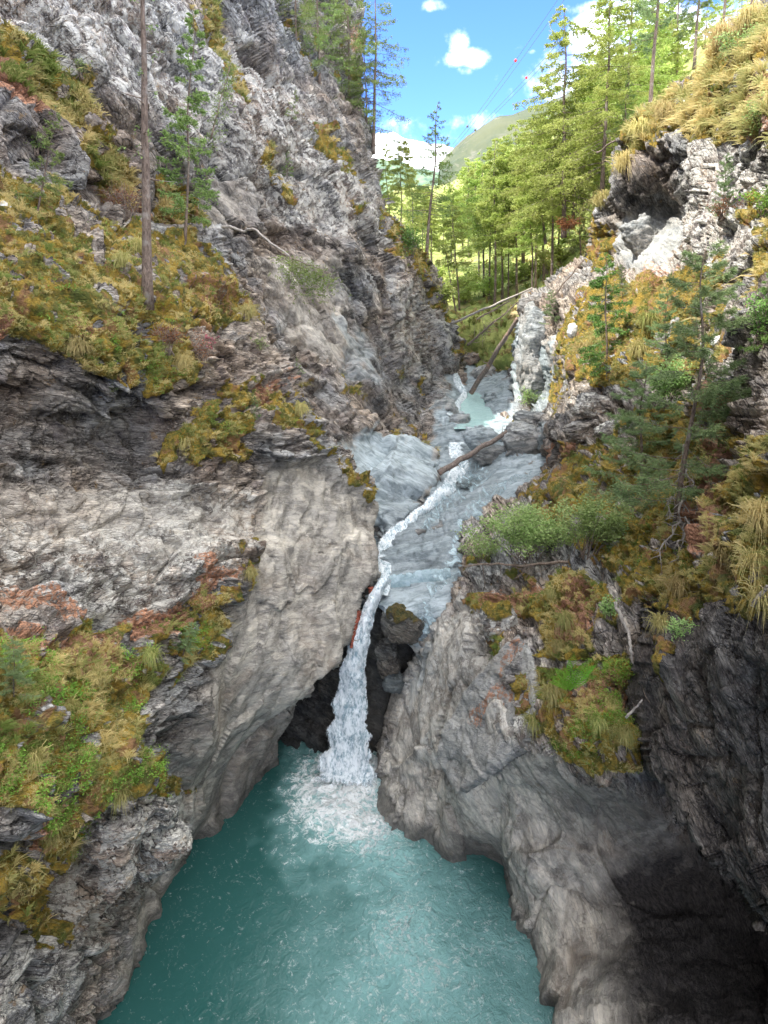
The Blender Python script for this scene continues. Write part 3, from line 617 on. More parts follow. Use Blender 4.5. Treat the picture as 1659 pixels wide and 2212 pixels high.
# right rock mass with mossy shelf, overhang and cave
RNc = [(2150, -40, 19), (2150, 400, 12.5), (2150, 900, 8.5), (2150, 1250, 8), (2150, 1600, 10), (2150, 2000, 13), (2150, 2350, 12.5), (1800, -40, 22), (1659, 20, 24), (1560, 100, 26), (1480, 190, 29), (1400, 240, 32), (1340, 320, 34), (1330, 400, 34.5), (1400, 370, 31), (1500, 300, 27), (1659, 200, 20), (1400, 450, 33.6), (1340, 450, 35.2), (1450, 480, 32), (1290, 470, 39), (1270, 560, 40), (1200, 610, 44), (1130, 650, 46.5), (1118, 720, 47), (1120, 800, 47.5), (1150, 890, 43), (1100, 900, 44.5), (1080, 940, 41), (1160, 1000, 35.5), (1190, 830, 41),
       (1230, 800, 33.5), (1250, 650, 37), (1200, 940, 32), (1300, 910, 27.5), (1300, 740, 30.5), (1350, 620, 31), (1500, 500, 26), (1659, 400, 20), (1800, 400, 16), (1659, 700, 15.5), (1600, 560, 19), (1500, 750, 22), (1400, 800, 25), (1500, 1000, 19), (1400, 1000, 22), (1659, 1000, 13.6), (1800, 900, 11), (1400, 1150, 20), (1659, 1250, 11.3), (1800, 1250, 9.5), (1500, 1250, 15), (1560, 1120, 14.5), (1300, 1050, 24.5), (1200, 1050, 27.5), (1100, 1090, 31), (1020, 1150, 29.5),
       (1040, 1230, 25.5), (1000, 1280, 26.4), (960, 1330, 26), (900, 1400, 26.8), (860, 1500, 27.6), (810, 1640, 28), (812, 1690, 27.6), (830, 1745, 26.3), (900, 1818, 24.8), (1000, 1860, 23.9), (1060, 1860, 23.9), (1100, 1965, 22.1), (1150, 2070, 20.5), (1190, 2212, 18.8), (1220, 2330, 17.6),
       (920, 1560, 25.6), (1000, 1500, 23.6), (950, 1680, 24.6), (1050, 1450, 22.4), (985, 1710, 22.6), (940, 1760, 24.3), (1060, 1640, 21.4), (1030, 1360, 23.4), (1110, 1590, 20.4), (1200, 1290, 20), (1120, 1400, 20.7), (1250, 1490, 17.8), (1180, 1560, 18.6), (1300, 1630, 16.6), (1370, 1600, 16.3), (1300, 1710, 18.6), (1180, 1680, 20), (1080, 1740, 22), (1040, 1820, 22.9), (1110, 1860, 21.2), (1200, 1800, 20.5), (1200, 1950, 20.3),
       (1250, 2080, 19.4), (1400, 1850, 20.4), (1390, 1980, 20.6), (1500, 1980, 21.2), (1500, 2080, 19.3), (1620, 2080, 19.2), (1330, 2100, 18.6), (1250, 2212, 17.5), (1400, 2230, 17.0), (1500, 2230, 17.1), (1659, 2240, 16.9), (1550, 2350, 15), (1800, 2300, 15), (1400, 1500, 16.6), (1380, 1350, 16.8), (1450, 1430, 15.9), (1470, 1600, 17.5), (1600, 1500, 16), (1659, 1400, 13.6), (1800, 1500, 13), (1520, 1750, 20), (1600, 1780, 19.5), (1659, 1900, 20), (1800, 1900, 18), (1450, 1780, 19.8), (1530, 1900, 21.6), (1630, 2010, 20.3), (1800, 2080, 18)]
RN_poly = [(2250, -60), (1659, 10), (1600, 60), (1560, 95), (1530, 150), (1480, 180), (1440, 230), (1400, 240), (1350, 300), (1335, 330), (1345, 390), (1310, 430), (1285, 450), (1275, 500), (1265, 560), (1210, 590), (1190, 625), (1130, 640), (1125, 690), (1115, 780), (1105, 860), (1085, 900), (1070, 940), (1050, 985), (1090, 1000), (1165, 1005), (1150, 1035), (1100, 1085), (1030, 1135), (1000, 1160), (1000, 1240), (990, 1290), (960, 1325), (905, 1395), (880, 1450), (862, 1500), (845, 1560), (815, 1630), (812, 1700), (760, 1760), (820, 2000), (950, 2400), (2250, 2400)]
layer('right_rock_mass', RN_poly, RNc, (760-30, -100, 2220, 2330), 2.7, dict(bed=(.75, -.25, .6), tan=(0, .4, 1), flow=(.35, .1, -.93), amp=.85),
      {'moss': [[(1659, 20), (1800, 0), (1800, 400), (1659, 300), (1560, 300), (1480, 290), (1400, 330), (1345, 390), (1340, 330), (1400, 240), (1480, 190), (1560, 100)],
                (.9, [(1270, 540), (1290, 460), (1340, 520), (1330, 560), (1280, 590)]), (.9, [(1600, 430), (1800, 400), (1800, 560), (1640, 600)]),
                [(1200, 760), (1230, 680), (1260, 620), (1340, 600), (1450, 600), (1560, 560), (1580, 640), (1600, 760), (1540, 800), (1480, 820), (1350, 830), (1300, 830), (1230, 800)],
                [(1180, 1030), (1230, 960), (1330, 950), (1420, 880), (1540, 850), (1640, 900), (1640, 960), (1560, 1050), (1500, 1200), (1460, 1290), (1380, 1290), (1330, 1240), (1200, 1150), (1130, 1090)],
                [(1030, 1290), (1100, 1260), (1180, 1230), (1300, 1240), (1310, 1310), (1270, 1420), (1240, 1430), (1170, 1420), (1150, 1350), (1110, 1330), (1120, 1420), (1070, 1460), (1060, 1400), (1080, 1340), (1040, 1340)],
                [(1120, 1450), (1180, 1440), (1240, 1440), (1330, 1400), (1390, 1480), (1390, 1640), (1300, 1650), (1230, 1620), (1180, 1560), (1130, 1530)],
                [(1560, 1080), (1680, 950), (1850, 900), (1850, 1340), (1640, 1360), (1560, 1290), (1470, 1330), (1420, 1300), (1500, 1200)], (.7, [(1400, 1350), (1440, 1390), (1430, 1480), (1400, 1440)]), (.8, [(1220, 790), (1180, 800), (1200, 900), (1230, 860)])],
       'needle': [[(1560, 830), (1600, 860), (1600, 1000), (1560, 1100), (1590, 1100), (1530, 1230), (1490, 1300), (1500, 1200), (1470, 1120), (1540, 1000)], (.8, [(1040, 1290), (1100, 1270), (1170, 1250), (1130, 1300), (1060, 1330)]), (.75, [(1230, 1250), (1290, 1260), (1270, 1400), (1200, 1380)]), (.8, [(1200, 960), (1260, 950), (1240, 990), (1190, 1000)]),
                  (.75, [(1250, 1480), (1330, 1440), (1370, 1500), (1380, 1560), (1330, 1520), (1260, 1560)]), (.7, [(1600, 160), (1800, 180), (1800, 300), (1620, 280)]), (.6, [(1060, 1380), (1040, 1480), (1060, 1480), (1080, 1400)]), (.6, [(1400, 580), (1480, 580), (1460, 640), (1380, 640)])],
       'smooth': [(.9, [(800, 1720), (860, 1480), (960, 1330), (1010, 1280), (1050, 1400), (1100, 1500), (1180, 1600), (1300, 1680), (1420, 1720), (1500, 1850), (1700, 2050), (1800, 2400), (800, 2400)]), (.8, [(1340, 450), (1430, 450), (1480, 520), (1420, 600), (1340, 560)])],
       'pale': [(.9, [(1120, 700), (1190, 720), (1200, 880), (1120, 900), (1060, 990), (1170, 1000), (1180, 920), (1100, 880)]), (.4, [(1340, 460), (1440, 440), (1500, 520), (1420, 590), (1340, 560)]), (.45, [(860, 1480), (960, 1340), (1000, 1300), (900, 1500)])],
       'lichen': [[(860, 1500), (960, 1330), (1040, 1290), (1120, 1400), (1180, 1560), (1000, 1720), (900, 1600)], (.9, [(1450, 1350), (1700, 1350), (1700, 1900), (1500, 1700), (1420, 1500)]), (1, [(1500, 300), (1750, 300), (1750, 560), (1560, 600), (1440, 640), (1420, 560)])],
       'dark': [(.75, [(1345, 380), (1420, 340), (1480, 320), (1470, 400), (1420, 450), (1350, 440)]), (.62, [(1420, 1330), (1800, 1330), (1800, 2050), (1600, 1950), (1500, 1800), (1400, 1650), (1390, 1500)]), (.5, [(1180, 1680), (1420, 1650), (1500, 1800), (1620, 1950), (1400, 1920), (1250, 1800)]), (1.3, [(1310, 1900), (1420, 1800), (1600, 1880), (1850, 2000), (1850, 2500), (1400, 2500), (1370, 2250), (1330, 2080)]), (.6, [(1190, 810), (1240, 880), (1230, 960), (1190, 960)]), (.8, [(1590, 560), (1720, 500), (1720, 700), (1620, 680)]),  # dark rock, and the cave and overhang shade painted into the colour
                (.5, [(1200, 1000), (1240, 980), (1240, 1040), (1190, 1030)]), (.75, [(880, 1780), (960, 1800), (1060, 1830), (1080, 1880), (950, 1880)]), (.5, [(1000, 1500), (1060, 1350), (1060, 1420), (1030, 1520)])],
       'leafy': [(1, [(1160, 1540), (1240, 1440), (1380, 1400), (1390, 1650), (1230, 1630)]), (.8, [(1060, 1350), (1110, 1340), (1110, 1430), (1060, 1460)]), (.5, [(1180, 1000), (1640, 850), (1560, 1100), (1460, 1290), (1250, 1200)]), (.5, [(1600, 100), (1850, 100), (1850, 500), (1600, 420)]), (.5, [(1400, 1290), (1660, 1290), (1660, 1400), (1420, 1380)])]},
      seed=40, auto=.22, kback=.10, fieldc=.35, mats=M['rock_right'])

layer('rock_prow', [(1120, 1370), (1060, 1430), (1000, 1500), (962, 1580), (950, 1640), (985, 1714), (1035, 1690), (1090, 1645), (1150, 1605), (1180, 1560), (1160, 1480), (1150, 1410)],
      [(1120, 1390, 20.2), (1000, 1500, 22.4), (955, 1600, 23.2), (985, 1705, 21.9), (1035, 1640, 20.6), (1090, 1625, 19.7), (1150, 1590, 18.9), (1165, 1500, 19.0), (1060, 1520, 20.9), (1040, 1440, 21.6), (1000, 1640, 22.0)],
      (880, 1290, 1260, 1790), 2.6, dict(bed=(.85, -.1, .5), tan=(0, .4, 1), flow=(.45, .1, .9), amp=.4), {'lichen': [(.8, [(900, 1300), (1300, 1300), (1300, 1800), (900, 1800)])], 'smooth': [(.7, [(900, 1300), (1300, 1300), (1300, 1800), (900, 1800)])], 'pale': [(.25, [(900, 1300), (1300, 1300), (1300, 1800), (900, 1800)])],
       'needle': [(.62, [(1100, 1380), (1150, 1380), (1100, 1500), (1040, 1560), (1020, 1540), (1080, 1460)])]}, seed=47, kback=.1, back=50, mats=M['rock_pale'])
ROc = [(2150, 1290, 7.6), (2150, 1600, 7.6), (2150, 2000, 8.6), (1385, 1290, 16.2), (1380, 1500, 15.8), (1390, 1640, 15.5), (1450, 1430, 14), (1470, 1600, 14.2), (1600, 1500, 11.6), (1659, 1400, 10.6), (1800, 1500, 9.2), (1520, 1750, 13.8), (1600, 1780, 12.6), (1659, 1900, 12.2), (1600, 1880, 13), (1800, 1900, 10.5), (1500, 1280, 14.7), (1659, 1280, 11.1), (1420, 1670, 15.2)]
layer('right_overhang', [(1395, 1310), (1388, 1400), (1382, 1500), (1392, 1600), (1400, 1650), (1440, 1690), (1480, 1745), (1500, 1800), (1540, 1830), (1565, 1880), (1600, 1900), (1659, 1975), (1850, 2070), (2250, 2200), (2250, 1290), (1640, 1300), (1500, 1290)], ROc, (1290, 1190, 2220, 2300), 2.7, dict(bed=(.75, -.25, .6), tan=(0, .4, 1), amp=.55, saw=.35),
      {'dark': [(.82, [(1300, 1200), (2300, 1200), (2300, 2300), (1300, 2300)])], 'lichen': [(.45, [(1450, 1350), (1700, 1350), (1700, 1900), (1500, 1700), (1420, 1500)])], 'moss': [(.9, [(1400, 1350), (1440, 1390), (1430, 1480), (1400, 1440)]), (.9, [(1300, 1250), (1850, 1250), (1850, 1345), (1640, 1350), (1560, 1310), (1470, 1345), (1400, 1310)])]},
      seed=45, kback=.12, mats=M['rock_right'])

# ------------------------------------------------------------------ water
def ngrid(x0, x1, y0, y1, st):
    xs = np.arange(x0, x1, st); ys = np.arange(y0, y1, st); return np.meshgrid(xs, ys)
foot = P(750, 1655, dz(750, 1655, -20.))
gx, gy = ngrid(-18, 16, 3, 33, .09)
p = np.stack([gx, gy, gx*0], -1).reshape(-1, 3)
r = np.hypot((p[:, 0]-foot[0]+.1)/2.7, (p[:, 1]-foot[1]+1.3)/3.9)
r = r+fbm(p*.45, 4, 83, .6)*.55; core = np.clip(1.25-r, 0, 1)**1.2
# bright aerated current running down the middle
cxl = np.interp(p[:, 1], [3, 12, 18, 24], [2.2, 1.6, .4, -1.3]); wid_ = np.interp(p[:, 1], [3, 12, 18, 24], [4.6, 3.6, 2.4, 1.6])
cur = np.exp(-((p[:, 0]-cxl+fbm(p*.3, 3, 84)*1.6)/wid_)**2)*np.clip(1+fbm(p*.5, 3, 85)*.9, 0, 1.3)
foam = np.clip(core*.9-.10, 0, .62)+cur*.16*np.clip(1.3-(foot[1]-p[:, 1])/26, 0, 1)
h = fbm(p*np.array([.8, .9, 1]), 3, 80)*.05*(.4+cur)+fbm(p*2.6, 3, 81)*.045*(.25+cur+core*2)+np.clip(.8-r, 0, 1)*.22
idx = np.arange(gx.size).reshape(gx.shape); f = np.stack([idx[:-1, :-1], idx[:-1, 1:], idx[1:, 1:], idx[1:, :-1]], -1).reshape(-1, 4)
o = link('water', mesh('water', np.stack([p[:, 0], p[:, 1], -20+h], 1), f, True, dict(foam=foam, milk=np.clip(cur*.85, 0, 1)+core*1.3, rough=.16+cur*1.5+core)), M['pool_water']); o['kind'] = 'structure'

def ribbon(name, path, seed, mat='white_water', bulge=.35, rag=.25, amp=.12, foam=1.0, n=34, fade=0):
    """path rows: px, py, depth, half width px"""
    a = np.array(path, float); s = np.concatenate([[0], np.cumsum(np.hypot(np.diff(a[:, 0]), np.diff(a[:, 1])))])
    ts = np.arange(0, s[-1]+.1, 2.5); q = np.stack([np.interp(ts, s, a[:, i]) for i in range(4)], 1)
    for _ in range(6): q[1:-1] = (q[:-2]+2*q[1:-1]+q[2:])/4
    tan = np.gradient(q[:, :2], axis=0); tan /= np.linalg.norm(tan, axis=1, keepdims=True); nrm = np.stack([-tan[:, 1], tan[:, 0]], 1)
    u = np.linspace(-1, 1, n)
    wn = 1+rag*np.stack([fbm(np.stack([ts*.03, ts*0+i*9, ts*0], 1), 3, seed) for i in (0, 1)], 1)*1.5
    w = np.where(u[None] < 0, wn[:, :1], wn[:, 1:])*q[:, 3:4]*u[None]
    px = q[:, :1]+nrm[:, :1]*w; py = q[:, 1:2]+nrm[:, 1:2]*w
    d = q[:, 2:3]-bulge*(1-u[None]**2)+bulge*1.5*(np.abs(u[None]) > .96)
    Pw = P(px, py, d+0*px).reshape(-1, 3)
    Pw += np.array([0, -1, .4])*(fbm(Pw*np.array([2.2, 1, 1.1]), 4, seed+3, .6)*amp)[:, None]
    hh, ww = px.shape; idx = np.arange(hh*ww).reshape(hh, ww); f = np.stack([idx[:-1, :-1], idx[1:, :-1], idx[1:, 1:], idx[:-1, 1:]], -1).reshape(-1, 4)
    fm = foam*(1-np.clip((np.abs(u)-.5)/.5, 0, 1)**1.6)[None]+0*px
    if fade: fm = fm*np.clip((s[-1]-ts)/fade, 0, 1)[:, None]**.7
    at = dict(foam=fm.ravel(), milk=np.ones(px.size)*.6, rough=np.ones(px.size)*.7)
    o = link(name, mesh(name, Pw, f, True, at), M[mat]); o['kind'] = 'structure'; return o
ribbon('waterfall', [(838, 1248, 27.2, 12), (816, 1275, 26.9, 13), (797, 1320, 26.8, 17), (780, 1370, 26.8, 22), (766, 1430, 27.0, 29), (758, 1500, 27.3, 37), (754, 1570, 27.5, 44), (752, 1620, 27.7, 54), (748, 1665, 27.7, 66), (744, 1700, 27.4, 84)], 100, amp=.13, foam=1.1, fade=40)
def sd_(px, py, lift=.25): return float(SURF['stream_bed']['F'](px, py))-lift
def spath(pts, lift=.3): return [(x, y, sd_(x, y, lift), w) for x, y, w in pts]
ribbon('rapids', spath([(826, 1285, 15), (832, 1240, 18), (828, 1190, 19), (842, 1165, 22), (872, 1140, 18), (898, 1112, 12), (925, 1095, 12), (935, 1080, 15), (965, 1060, 18), (985, 1030, 22), (1000, 1010, 22), (985, 985, 20), (985, 955, 20)]), 110, amp=.09, bulge=.2, foam=.72)
ribbon('upper_rapids', spath([(975, 900, 14), (990, 872, 10), (1000, 862, 9), (1003, 848, 8), (990, 830, 10), (985, 815, 8), (982, 800, 5)]), 120, amp=.12, bulge=.3, foam=.9, n=16)
ribbon('slab_water', spath([(1150, 1020, 6), (1095, 1050, 24), (1050, 1085, 40), (1015, 1130, 38), (1000, 1180, 30), (985, 1230, 34), (955, 1275, 46), (930, 1330, 36), (905, 1385, 20)], .16), 130, mat='thin_water', bulge=.02, amp=.03, foam=.42, n=40)
ribbon('midstream_water', spath([(985, 1010, 26), (1040, 1030, 40), (1000, 1075, 46), (950, 1110, 34), (920, 1150, 20)], .14), 135, mat='thin_water', bulge=.02, amp=.03, foam=.45, n=34)
ribbon('pool_shelf_water', spath([(840, 1258, 16), (900, 1250, 20), (975, 1240, 16)], .15), 140, mat='thin_water', bulge=.08, amp=.03, foam=1.0, n=16)
def flat_pool(name, poly, z, seed):
    x0, y0 = np.min(poly, 0)-4; x1, y1 = np.max(poly, 0)+4; gx, gy = np.meshgrid(np.arange(x0, x1, 2.5), np.arange(y0, y1, 2.5)); sd, _, _ = poly_sd(gx, gy, poly)
    Pw = P(gx, gy, dz(gx, gy, z)).reshape(-1, 3); Pw[:, 2] += fbm(Pw*1.5, 2, seed)*.03
    idx = np.arange(gx.size).reshape(gx.shape); f = np.stack([idx[:-1, :-1], idx[1:, :-1], idx[1:, 1:], idx[:-1, 1:]], -1).reshape(-1, 4); f = f[(sd.ravel()+fbm(Pw*.8, 3, seed)*22)[f].min(1) < 2]
    o = link(name, mesh(name, Pw, f, True, dict(foam=np.zeros(len(Pw))+.08, milk=np.zeros(len(Pw))+.5, rough=np.zeros(len(Pw))+.5)), M['stream_water']); o['kind'] = 'structure'
flat_pool('upper_pool_water', [(965, 838), (1025, 840), (1045, 862), (1110, 875), (1140, 905), (1085, 925), (990, 925), (985, 893), (975, 862)], -9.3, 3)

# ------------------------------------------------------------------ boulders
import bmesh
_ico = {}
def ico(n):
    if n not in _ico:
        bm = bmesh.new(); bmesh.ops.create_icosphere(bm, subdivisions=n, radius=1)
        _ico[n] = (np.array([v.co for v in bm.verts]), np.array([[v.index for v in f.verts] for f in bm.faces])); bm.free()
    return _ico[n]
def boulder(name, px, py, d, rx, ry, label, seed, mat='rock', rot=0, depth=.8, attrs=None, sub=5, sharp=1., group=None, top_moss=0, cat='boulder'):
    V, F = ico(sub); k = d*TW/829.5; c = P(px, py, d)
    a, b_ = rx*k, ry*k; R_ = (a+b_)/2
    v = np.sign(V)*np.abs(V)**(.75)                         # blocky
    v = v*np.array([a, R_*depth, b_])
    # planar facets
    rg = np.random.default_rng(seed)
    for _ in range(int(9*sharp)):
        n = rg.normal(size=3); n /= np.linalg.norm(n); lim = (np.abs(n)*np.array([a, R_*depth, b_])).sum()*rg.uniform(.55, .8)
        e = v@n-lim; v = v-np.outer(np.clip(e, 0, None)*.93, n)
    ct, st = math.cos(R(rot)), math.sin(R(rot)); v = np.stack([v[:, 0]*ct-v[:, 2]*st, v[:, 1], v[:, 0]*st+v[:, 2]*ct], 1)
    nn = v/np.linalg.norm(v, axis=1, keepdims=True)
    pw = v/R_*1.6+seed*3.1
    _, _, rr_, vv_ = cells(pw*np.array([1, 1, 2.2])*.9, seed); _, _, r2_, v2_ = cells(pw*np.array([1, 1, 2.6])*2.2, seed+3)
    v = v+nn*(R_*(.18*fbm(pw, 5, seed, .6)+.20*((rr_[:, 0]-.5)+.8*(rr_[:, 1]-.5)*vv_[:, 0])+.07*(r2_[:, 0]-.5+r2_[:, 1]*v2_[:, 2])))[:, None]
    at = {x: np.zeros(len(v)) for x in ('moss', 'needle', 'pale', 'dark', 'lichen', 'smooth')}
    for kk, q in (attrs or {}).items(): at[kk][:] = q*(.5 if kk == 'smooth' else 1)
    if top_moss: at['moss'] = np.clip((nn[:, 2]-.35)*2+fbm(pw, 2, 3)*.8, 0, 1)*top_moss; v = v+nn*(at['moss']*R_*.06)[:, None]
    o = link(name, mesh(name, v, F, True, at), M[mat], loc=c); tag(o, label, cat, group); return o
B = boulder
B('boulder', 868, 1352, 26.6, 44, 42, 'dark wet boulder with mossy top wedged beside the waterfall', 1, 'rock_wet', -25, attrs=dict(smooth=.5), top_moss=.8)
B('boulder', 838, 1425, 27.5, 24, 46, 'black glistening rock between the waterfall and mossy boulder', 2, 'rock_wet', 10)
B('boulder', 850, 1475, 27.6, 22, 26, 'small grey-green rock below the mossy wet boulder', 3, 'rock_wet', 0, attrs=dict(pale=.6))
B('boulder', 910, 1222, 30.3, 72, 20, 'long undercut grey slab between the rapids and the shelf pool', 4, 'rock_pale', -3, attrs=dict(smooth=.7, pale=.5, dark=.25))
B('boulder', 925, 1150, 32.2, 66, 17, 'low layered dark rock rising out of the slab by the rapids', 14, 'rock', 14, attrs=dict(pale=.35, dark=.45))
B('boulder', 1006, 1052, 35.6, 24, 13, 'small dark rock sitting in midstream under the pinkish log', 5, 'rock_wet', 5, attrs=dict(pale=.7))
B('boulder', 1046, 955, 38.2, 44, 30, 'big rounded pale boulder the fallen log leans over', 6, 'rock_pale', -35, attrs=dict(pale=.9, smooth=.8))
B('boulder', 1056, 985, 36.8, 42, 20, 'dark hollowed rock at the foot of the pale boulder', 7, 'rock', 10, attrs=dict(dark=.35, pale=.5, smooth=.4))
B('boulder', 1135, 960, 36.4, 54, 42, 'large layered cream rock right of the log end', 8, 'rock_pale', -12, attrs=dict(smooth=.6, pale=.35, lichen=.3))
B('boulder', 1150, 912, 38.2, 44, 22, 'grey stepped rock on top of the cream layered rock', 9, 'rock', -10, attrs=dict(pale=.4))
B('boulder', 960, 890, 45, 30, 26, 'grey striped rock at the left bank of the turquoise pool', 10, 'rock', 25, attrs=dict(pale=.5))
B('boulder', 985, 918, 43.5, 34, 20, 'flat tilted slab in front of the turquoise pool', 11, 'rock_pale', 18, attrs=dict(pale=.5))
B('boulder', 1072, 862, 49.5, 30, 12, 'pale shattered slab at the right of the turquoise pool', 12, 'rock_pale', 12, attrs=dict(pale=.8))
B('boulder', 1085, 865, 49, 24, 22, 'bluish angular block below the grey pillar', 13, 'rock_pale', 30, attrs=dict(pale=.6))
B('boulder', 1050, 810, 57, 34, 20, 'cream rounded rock behind the steep dark log', 15, 'rock_pale', 20, attrs=dict(pale=.3, lichen=.8))
B('boulder', 1020, 775, 60, 26, 12, 'reddish ledge rock at the head of the stream', 16, 'rock', 10, attrs=dict(needle=.42))
B('boulder', 1155, 780, 44, 34, 120, 'tall grey rock pillar right of the far stream', 17, 'rock', 4, .8, attrs=dict(pale=.4), sub=6)
B('boulder', 1160, 668, 44, 38, 28, 'dark cracked cap rock on the grey pillar', 18, 'rock', 0, attrs=dict(dark=.3))
dk = [(1210, 990, 22, 26, 31.5), (1232, 985, 14, 24, 30.8), (1238, 1050, 18, 20, 29.5), (1196, 1012, 12, 16, 31.8), (1262, 1068, 12, 12, 28.5), (1205, 930, 20, 24, 31.5)]
lb = ['squarish dark brown block in the jumble right of the stream', 'narrow upright dark block leaning in the jumble of blocks', 'dark block lowest in the rock jumble above the shrub', 'small black block at the left foot of the rock jumble',
      'little dark stone above the leafy shrub', 'black notched block at the top left of the rock jumble']
for i, (x, y, a, b_, d) in enumerate(dk): B('boulder', x, y, d, a, b_, lb[i], 30+i, 'rock', rg_ := (i*37) % 50-25, attrs=dict(dark=.55), group='dark blocks in the rock jumble')
B('boulder', 1290, 880, 27.2, 60, 26, 'lichen-spotted rock slab under the moss cushion', 19, 'rock', -5, attrs=dict(lichen=.9, moss=.25))
B('boulder', 1275, 925, 27.2, 58, 22, 'wedge-shaped grey slab below the lichen slab', 20, 'rock', 14, attrs=dict(lichen=.4))
B('boulder', 1335, 935, 25.5, 48, 24, 'pale speckled rock beside the dark pine', 21, 'rock', -8, attrs=dict(lichen=1))
B('boulder', 1160, 1008, 0+34.5, 20, 10, 'thin flat stone at the edge of the pale slab', 22, 'rock', -8)
B('boulder', 1225, 1015, 30, 30, 12, 'flat brownish plate lying among dark blocks', 24, 'rock', 35)
B('boulder', 1320, 1075, 24, 16, 14, 'small pinkish white stone on the mossy slope', 25, 'white_stone', 0)
B('white_stone', 1237, 714, 31.5, 11, 15, 'small white pointed stone on the moss near the pillar', 26, 'white_stone', 0, sub=4, cat='stone')
B('white_stone', 1558, 738, 18.5, 22, 12, 'white stone on the right slope beside the dark pine', 27, 'white_stone', -5, sub=4, cat='stone')
B('white_stone', 6, 456, 19.2, 20, 18, 'white stone at the left edge above the moss bank', 28, 'white_stone', 20, sub=4, cat='stone')
B('boulder', 1385, 512, 32, 34, 46, 'pale pointed rock under the dark overhang', 29, 'rock', 40, .5, attrs=dict(pale=.35, lichen=.6), sharp=1.6)
B('boulder', 355, 1806, 18.9, 60, 34, 'white lichen-covered rock jutting out over the pool', 31, 'rock', -32, .9, attrs=dict(lichen=1.0), sub=6, sharp=1.3)
B('boulder', 245, 1800, 16.3, 62, 70, 'whitish crusted rock shoulder left of the jutting rock', 32, 'rock', -20, .8, attrs=dict(lichen=.9), sub=6)
B('boulder', 235, 1890, 16.9, 50, 44, 'lower grey shoulder rock above the pool corner', 33, 'rock', -25, .8, attrs=dict(lichen=.8), sub=6)
B('boulder', 650, 1482, 24.8, 26, 18, 'pale knob of rock sticking out toward the waterfall', 34, 'rock_pale', 5, attrs=dict(smooth=.9))
B('boulder', 1078, 1345, 21.8, 36, 50, 'speckled block rimmed with moss on the right shelf', 35, 'rock', 20, attrs=dict(lichen=1.0), top_moss=1)
B('boulder', 1130, 1460, 20.3, 36, 55, 'rusty pale rock fin beside the grass tussock', 37, 'rock_pale', -25, .7, attrs=dict(lichen=.5, needle=.2))

# ------------------------------------------------------------------ tubes, logs, cables
def tube(pts, rad, n=6):
    pts = np.asarray(pts, float); m = len(pts); rad = np.broadcast_to(np.asarray(rad, float), (m,))
    t = np.gradient(pts, axis=0); t /= np.linalg.norm(t, axis=1, keepdims=True)+1e-9
    up = np.where(np.abs(t[:, 2:3]) > .9, np.array([[1., 0, 0]]), np.array([[0, 0, 1.]]))
    a = np.cross(t, up); a /= np.linalg.norm(a, axis=1, keepdims=True); b = np.cross(t, a)
    th = np.arange(n)*2*np.pi/n
    V = pts[:, None]+rad[:, None, None]*(np.cos(th)[None, :, None]*a[:, None]+np.sin(th)[None, :, None]*b[:, None])
    V = V.reshape(-1, 3); i = np.arange(m-1)[:, None]*n; j = np.arange(n)[None]
    F = np.stack([i+j, i+(j+1) % n, i+n+(j+1) % n, i+n+j], -1).reshape(-1, 4)
    V = np.concatenate([V, pts[:1], pts[-1:]]); c0, c1 = len(V)-2, len(V)-1
    T = np.array([[c0, (k+1) % n, k] for k in range(n)]+[[c1, (m-1)*n+k, (m-1)*n+(k+1) % n] for k in range(n)])
    return V, F, T
class MB:
    def __init__(s): s.V = []; s.Q = []; s.T = []; s.n = 0; s.A = []
    def add(s, V, Q=None, T=None, a=None):
        if Q is not None and len(Q): s.Q.append(np.asarray(Q)+s.n)
        if T is not None and len(T): s.T.append(np.asarray(T)+s.n)
        s.V.append(V); s.n += len(V); s.A.append(np.zeros(len(V)) if a is None else a)
    def tube(s, pts, rad, n=6): s.add(*tube(pts, rad, n))
    def build(s, name, mat, parent=None, smooth=True, attr=None, loc=None):
        fs = ([np.concatenate(s.Q)] if s.Q else [])+([np.concatenate(s.T)] if s.T else [])
        return link(name, mesh(name, np.concatenate(s.V), fs, smooth, {attr: np.concatenate(s.A)} if attr else None), mat, parent, loc)
def wob(a, b, n, amp, seed, sag=0):
    t = np.linspace(0, 1, n)[:, None]; p = np.asarray(a)*(1-t)+np.asarray(b)*t
    q = np.stack([fbm(np.stack([t[:, 0]*4, t[:, 0]*0+k*7.3+seed, t[:, 0]*0], 1), 3, seed) for k in range(3)], 1)
    p = p+q*amp*np.sin(np.pi*t)**.5; p[:, 2] -= sag*4*t[:, 0]*(1-t[:, 0]); return p
def log(name, A_, B_, r0, r1, label, mat='log_wood', stubs=6, seed=0, cat='log', amp=.15, sag=0, tw=.5):
    a = P(*A_); b = P(*B_); mb = MB(); pts = wob(a, b, 40, amp, seed, sag); o0 = pts[0].copy(); pts = pts-o0
    L = np.linalg.norm(b-a); rad = np.linspace(r0, r1, 40)*(1+.18*fbm(np.stack([np.arange(40)*.4, np.zeros(40), np.zeros(40)], 1), 2, seed+3))
    e = empty(name, o0, label, cat)
    mb.tube(pts, rad, 10); mb.build('trunk' if r0 > .06 else 'stem', M[mat], e)
    if stubs:
        rg = np.random.default_rng(seed)
        for _ in range(stubs):
            st = MB()
            k = rg.integers(3, 38); dr = rg.normal(size=3); dr[2] += .2; dr /= np.linalg.norm(dr); l = tw*rg.uniform(.4, 1.4)
            q = wob(pts[k], pts[k]+dr*l, 6, .1*l, seed+k, l*.1); st.tube(q, np.linspace(max(.012, rad[k]*.28), .007, 6), 5); st.build('twig', M['twig'], e)
    return e
log('fallen_log', (948, 1022, 35.2), (1098, 932, 36.3), .17, .12, 'thick reddish-brown log lying across the stream above the slabs', stubs=10, seed=1, tw=.5)
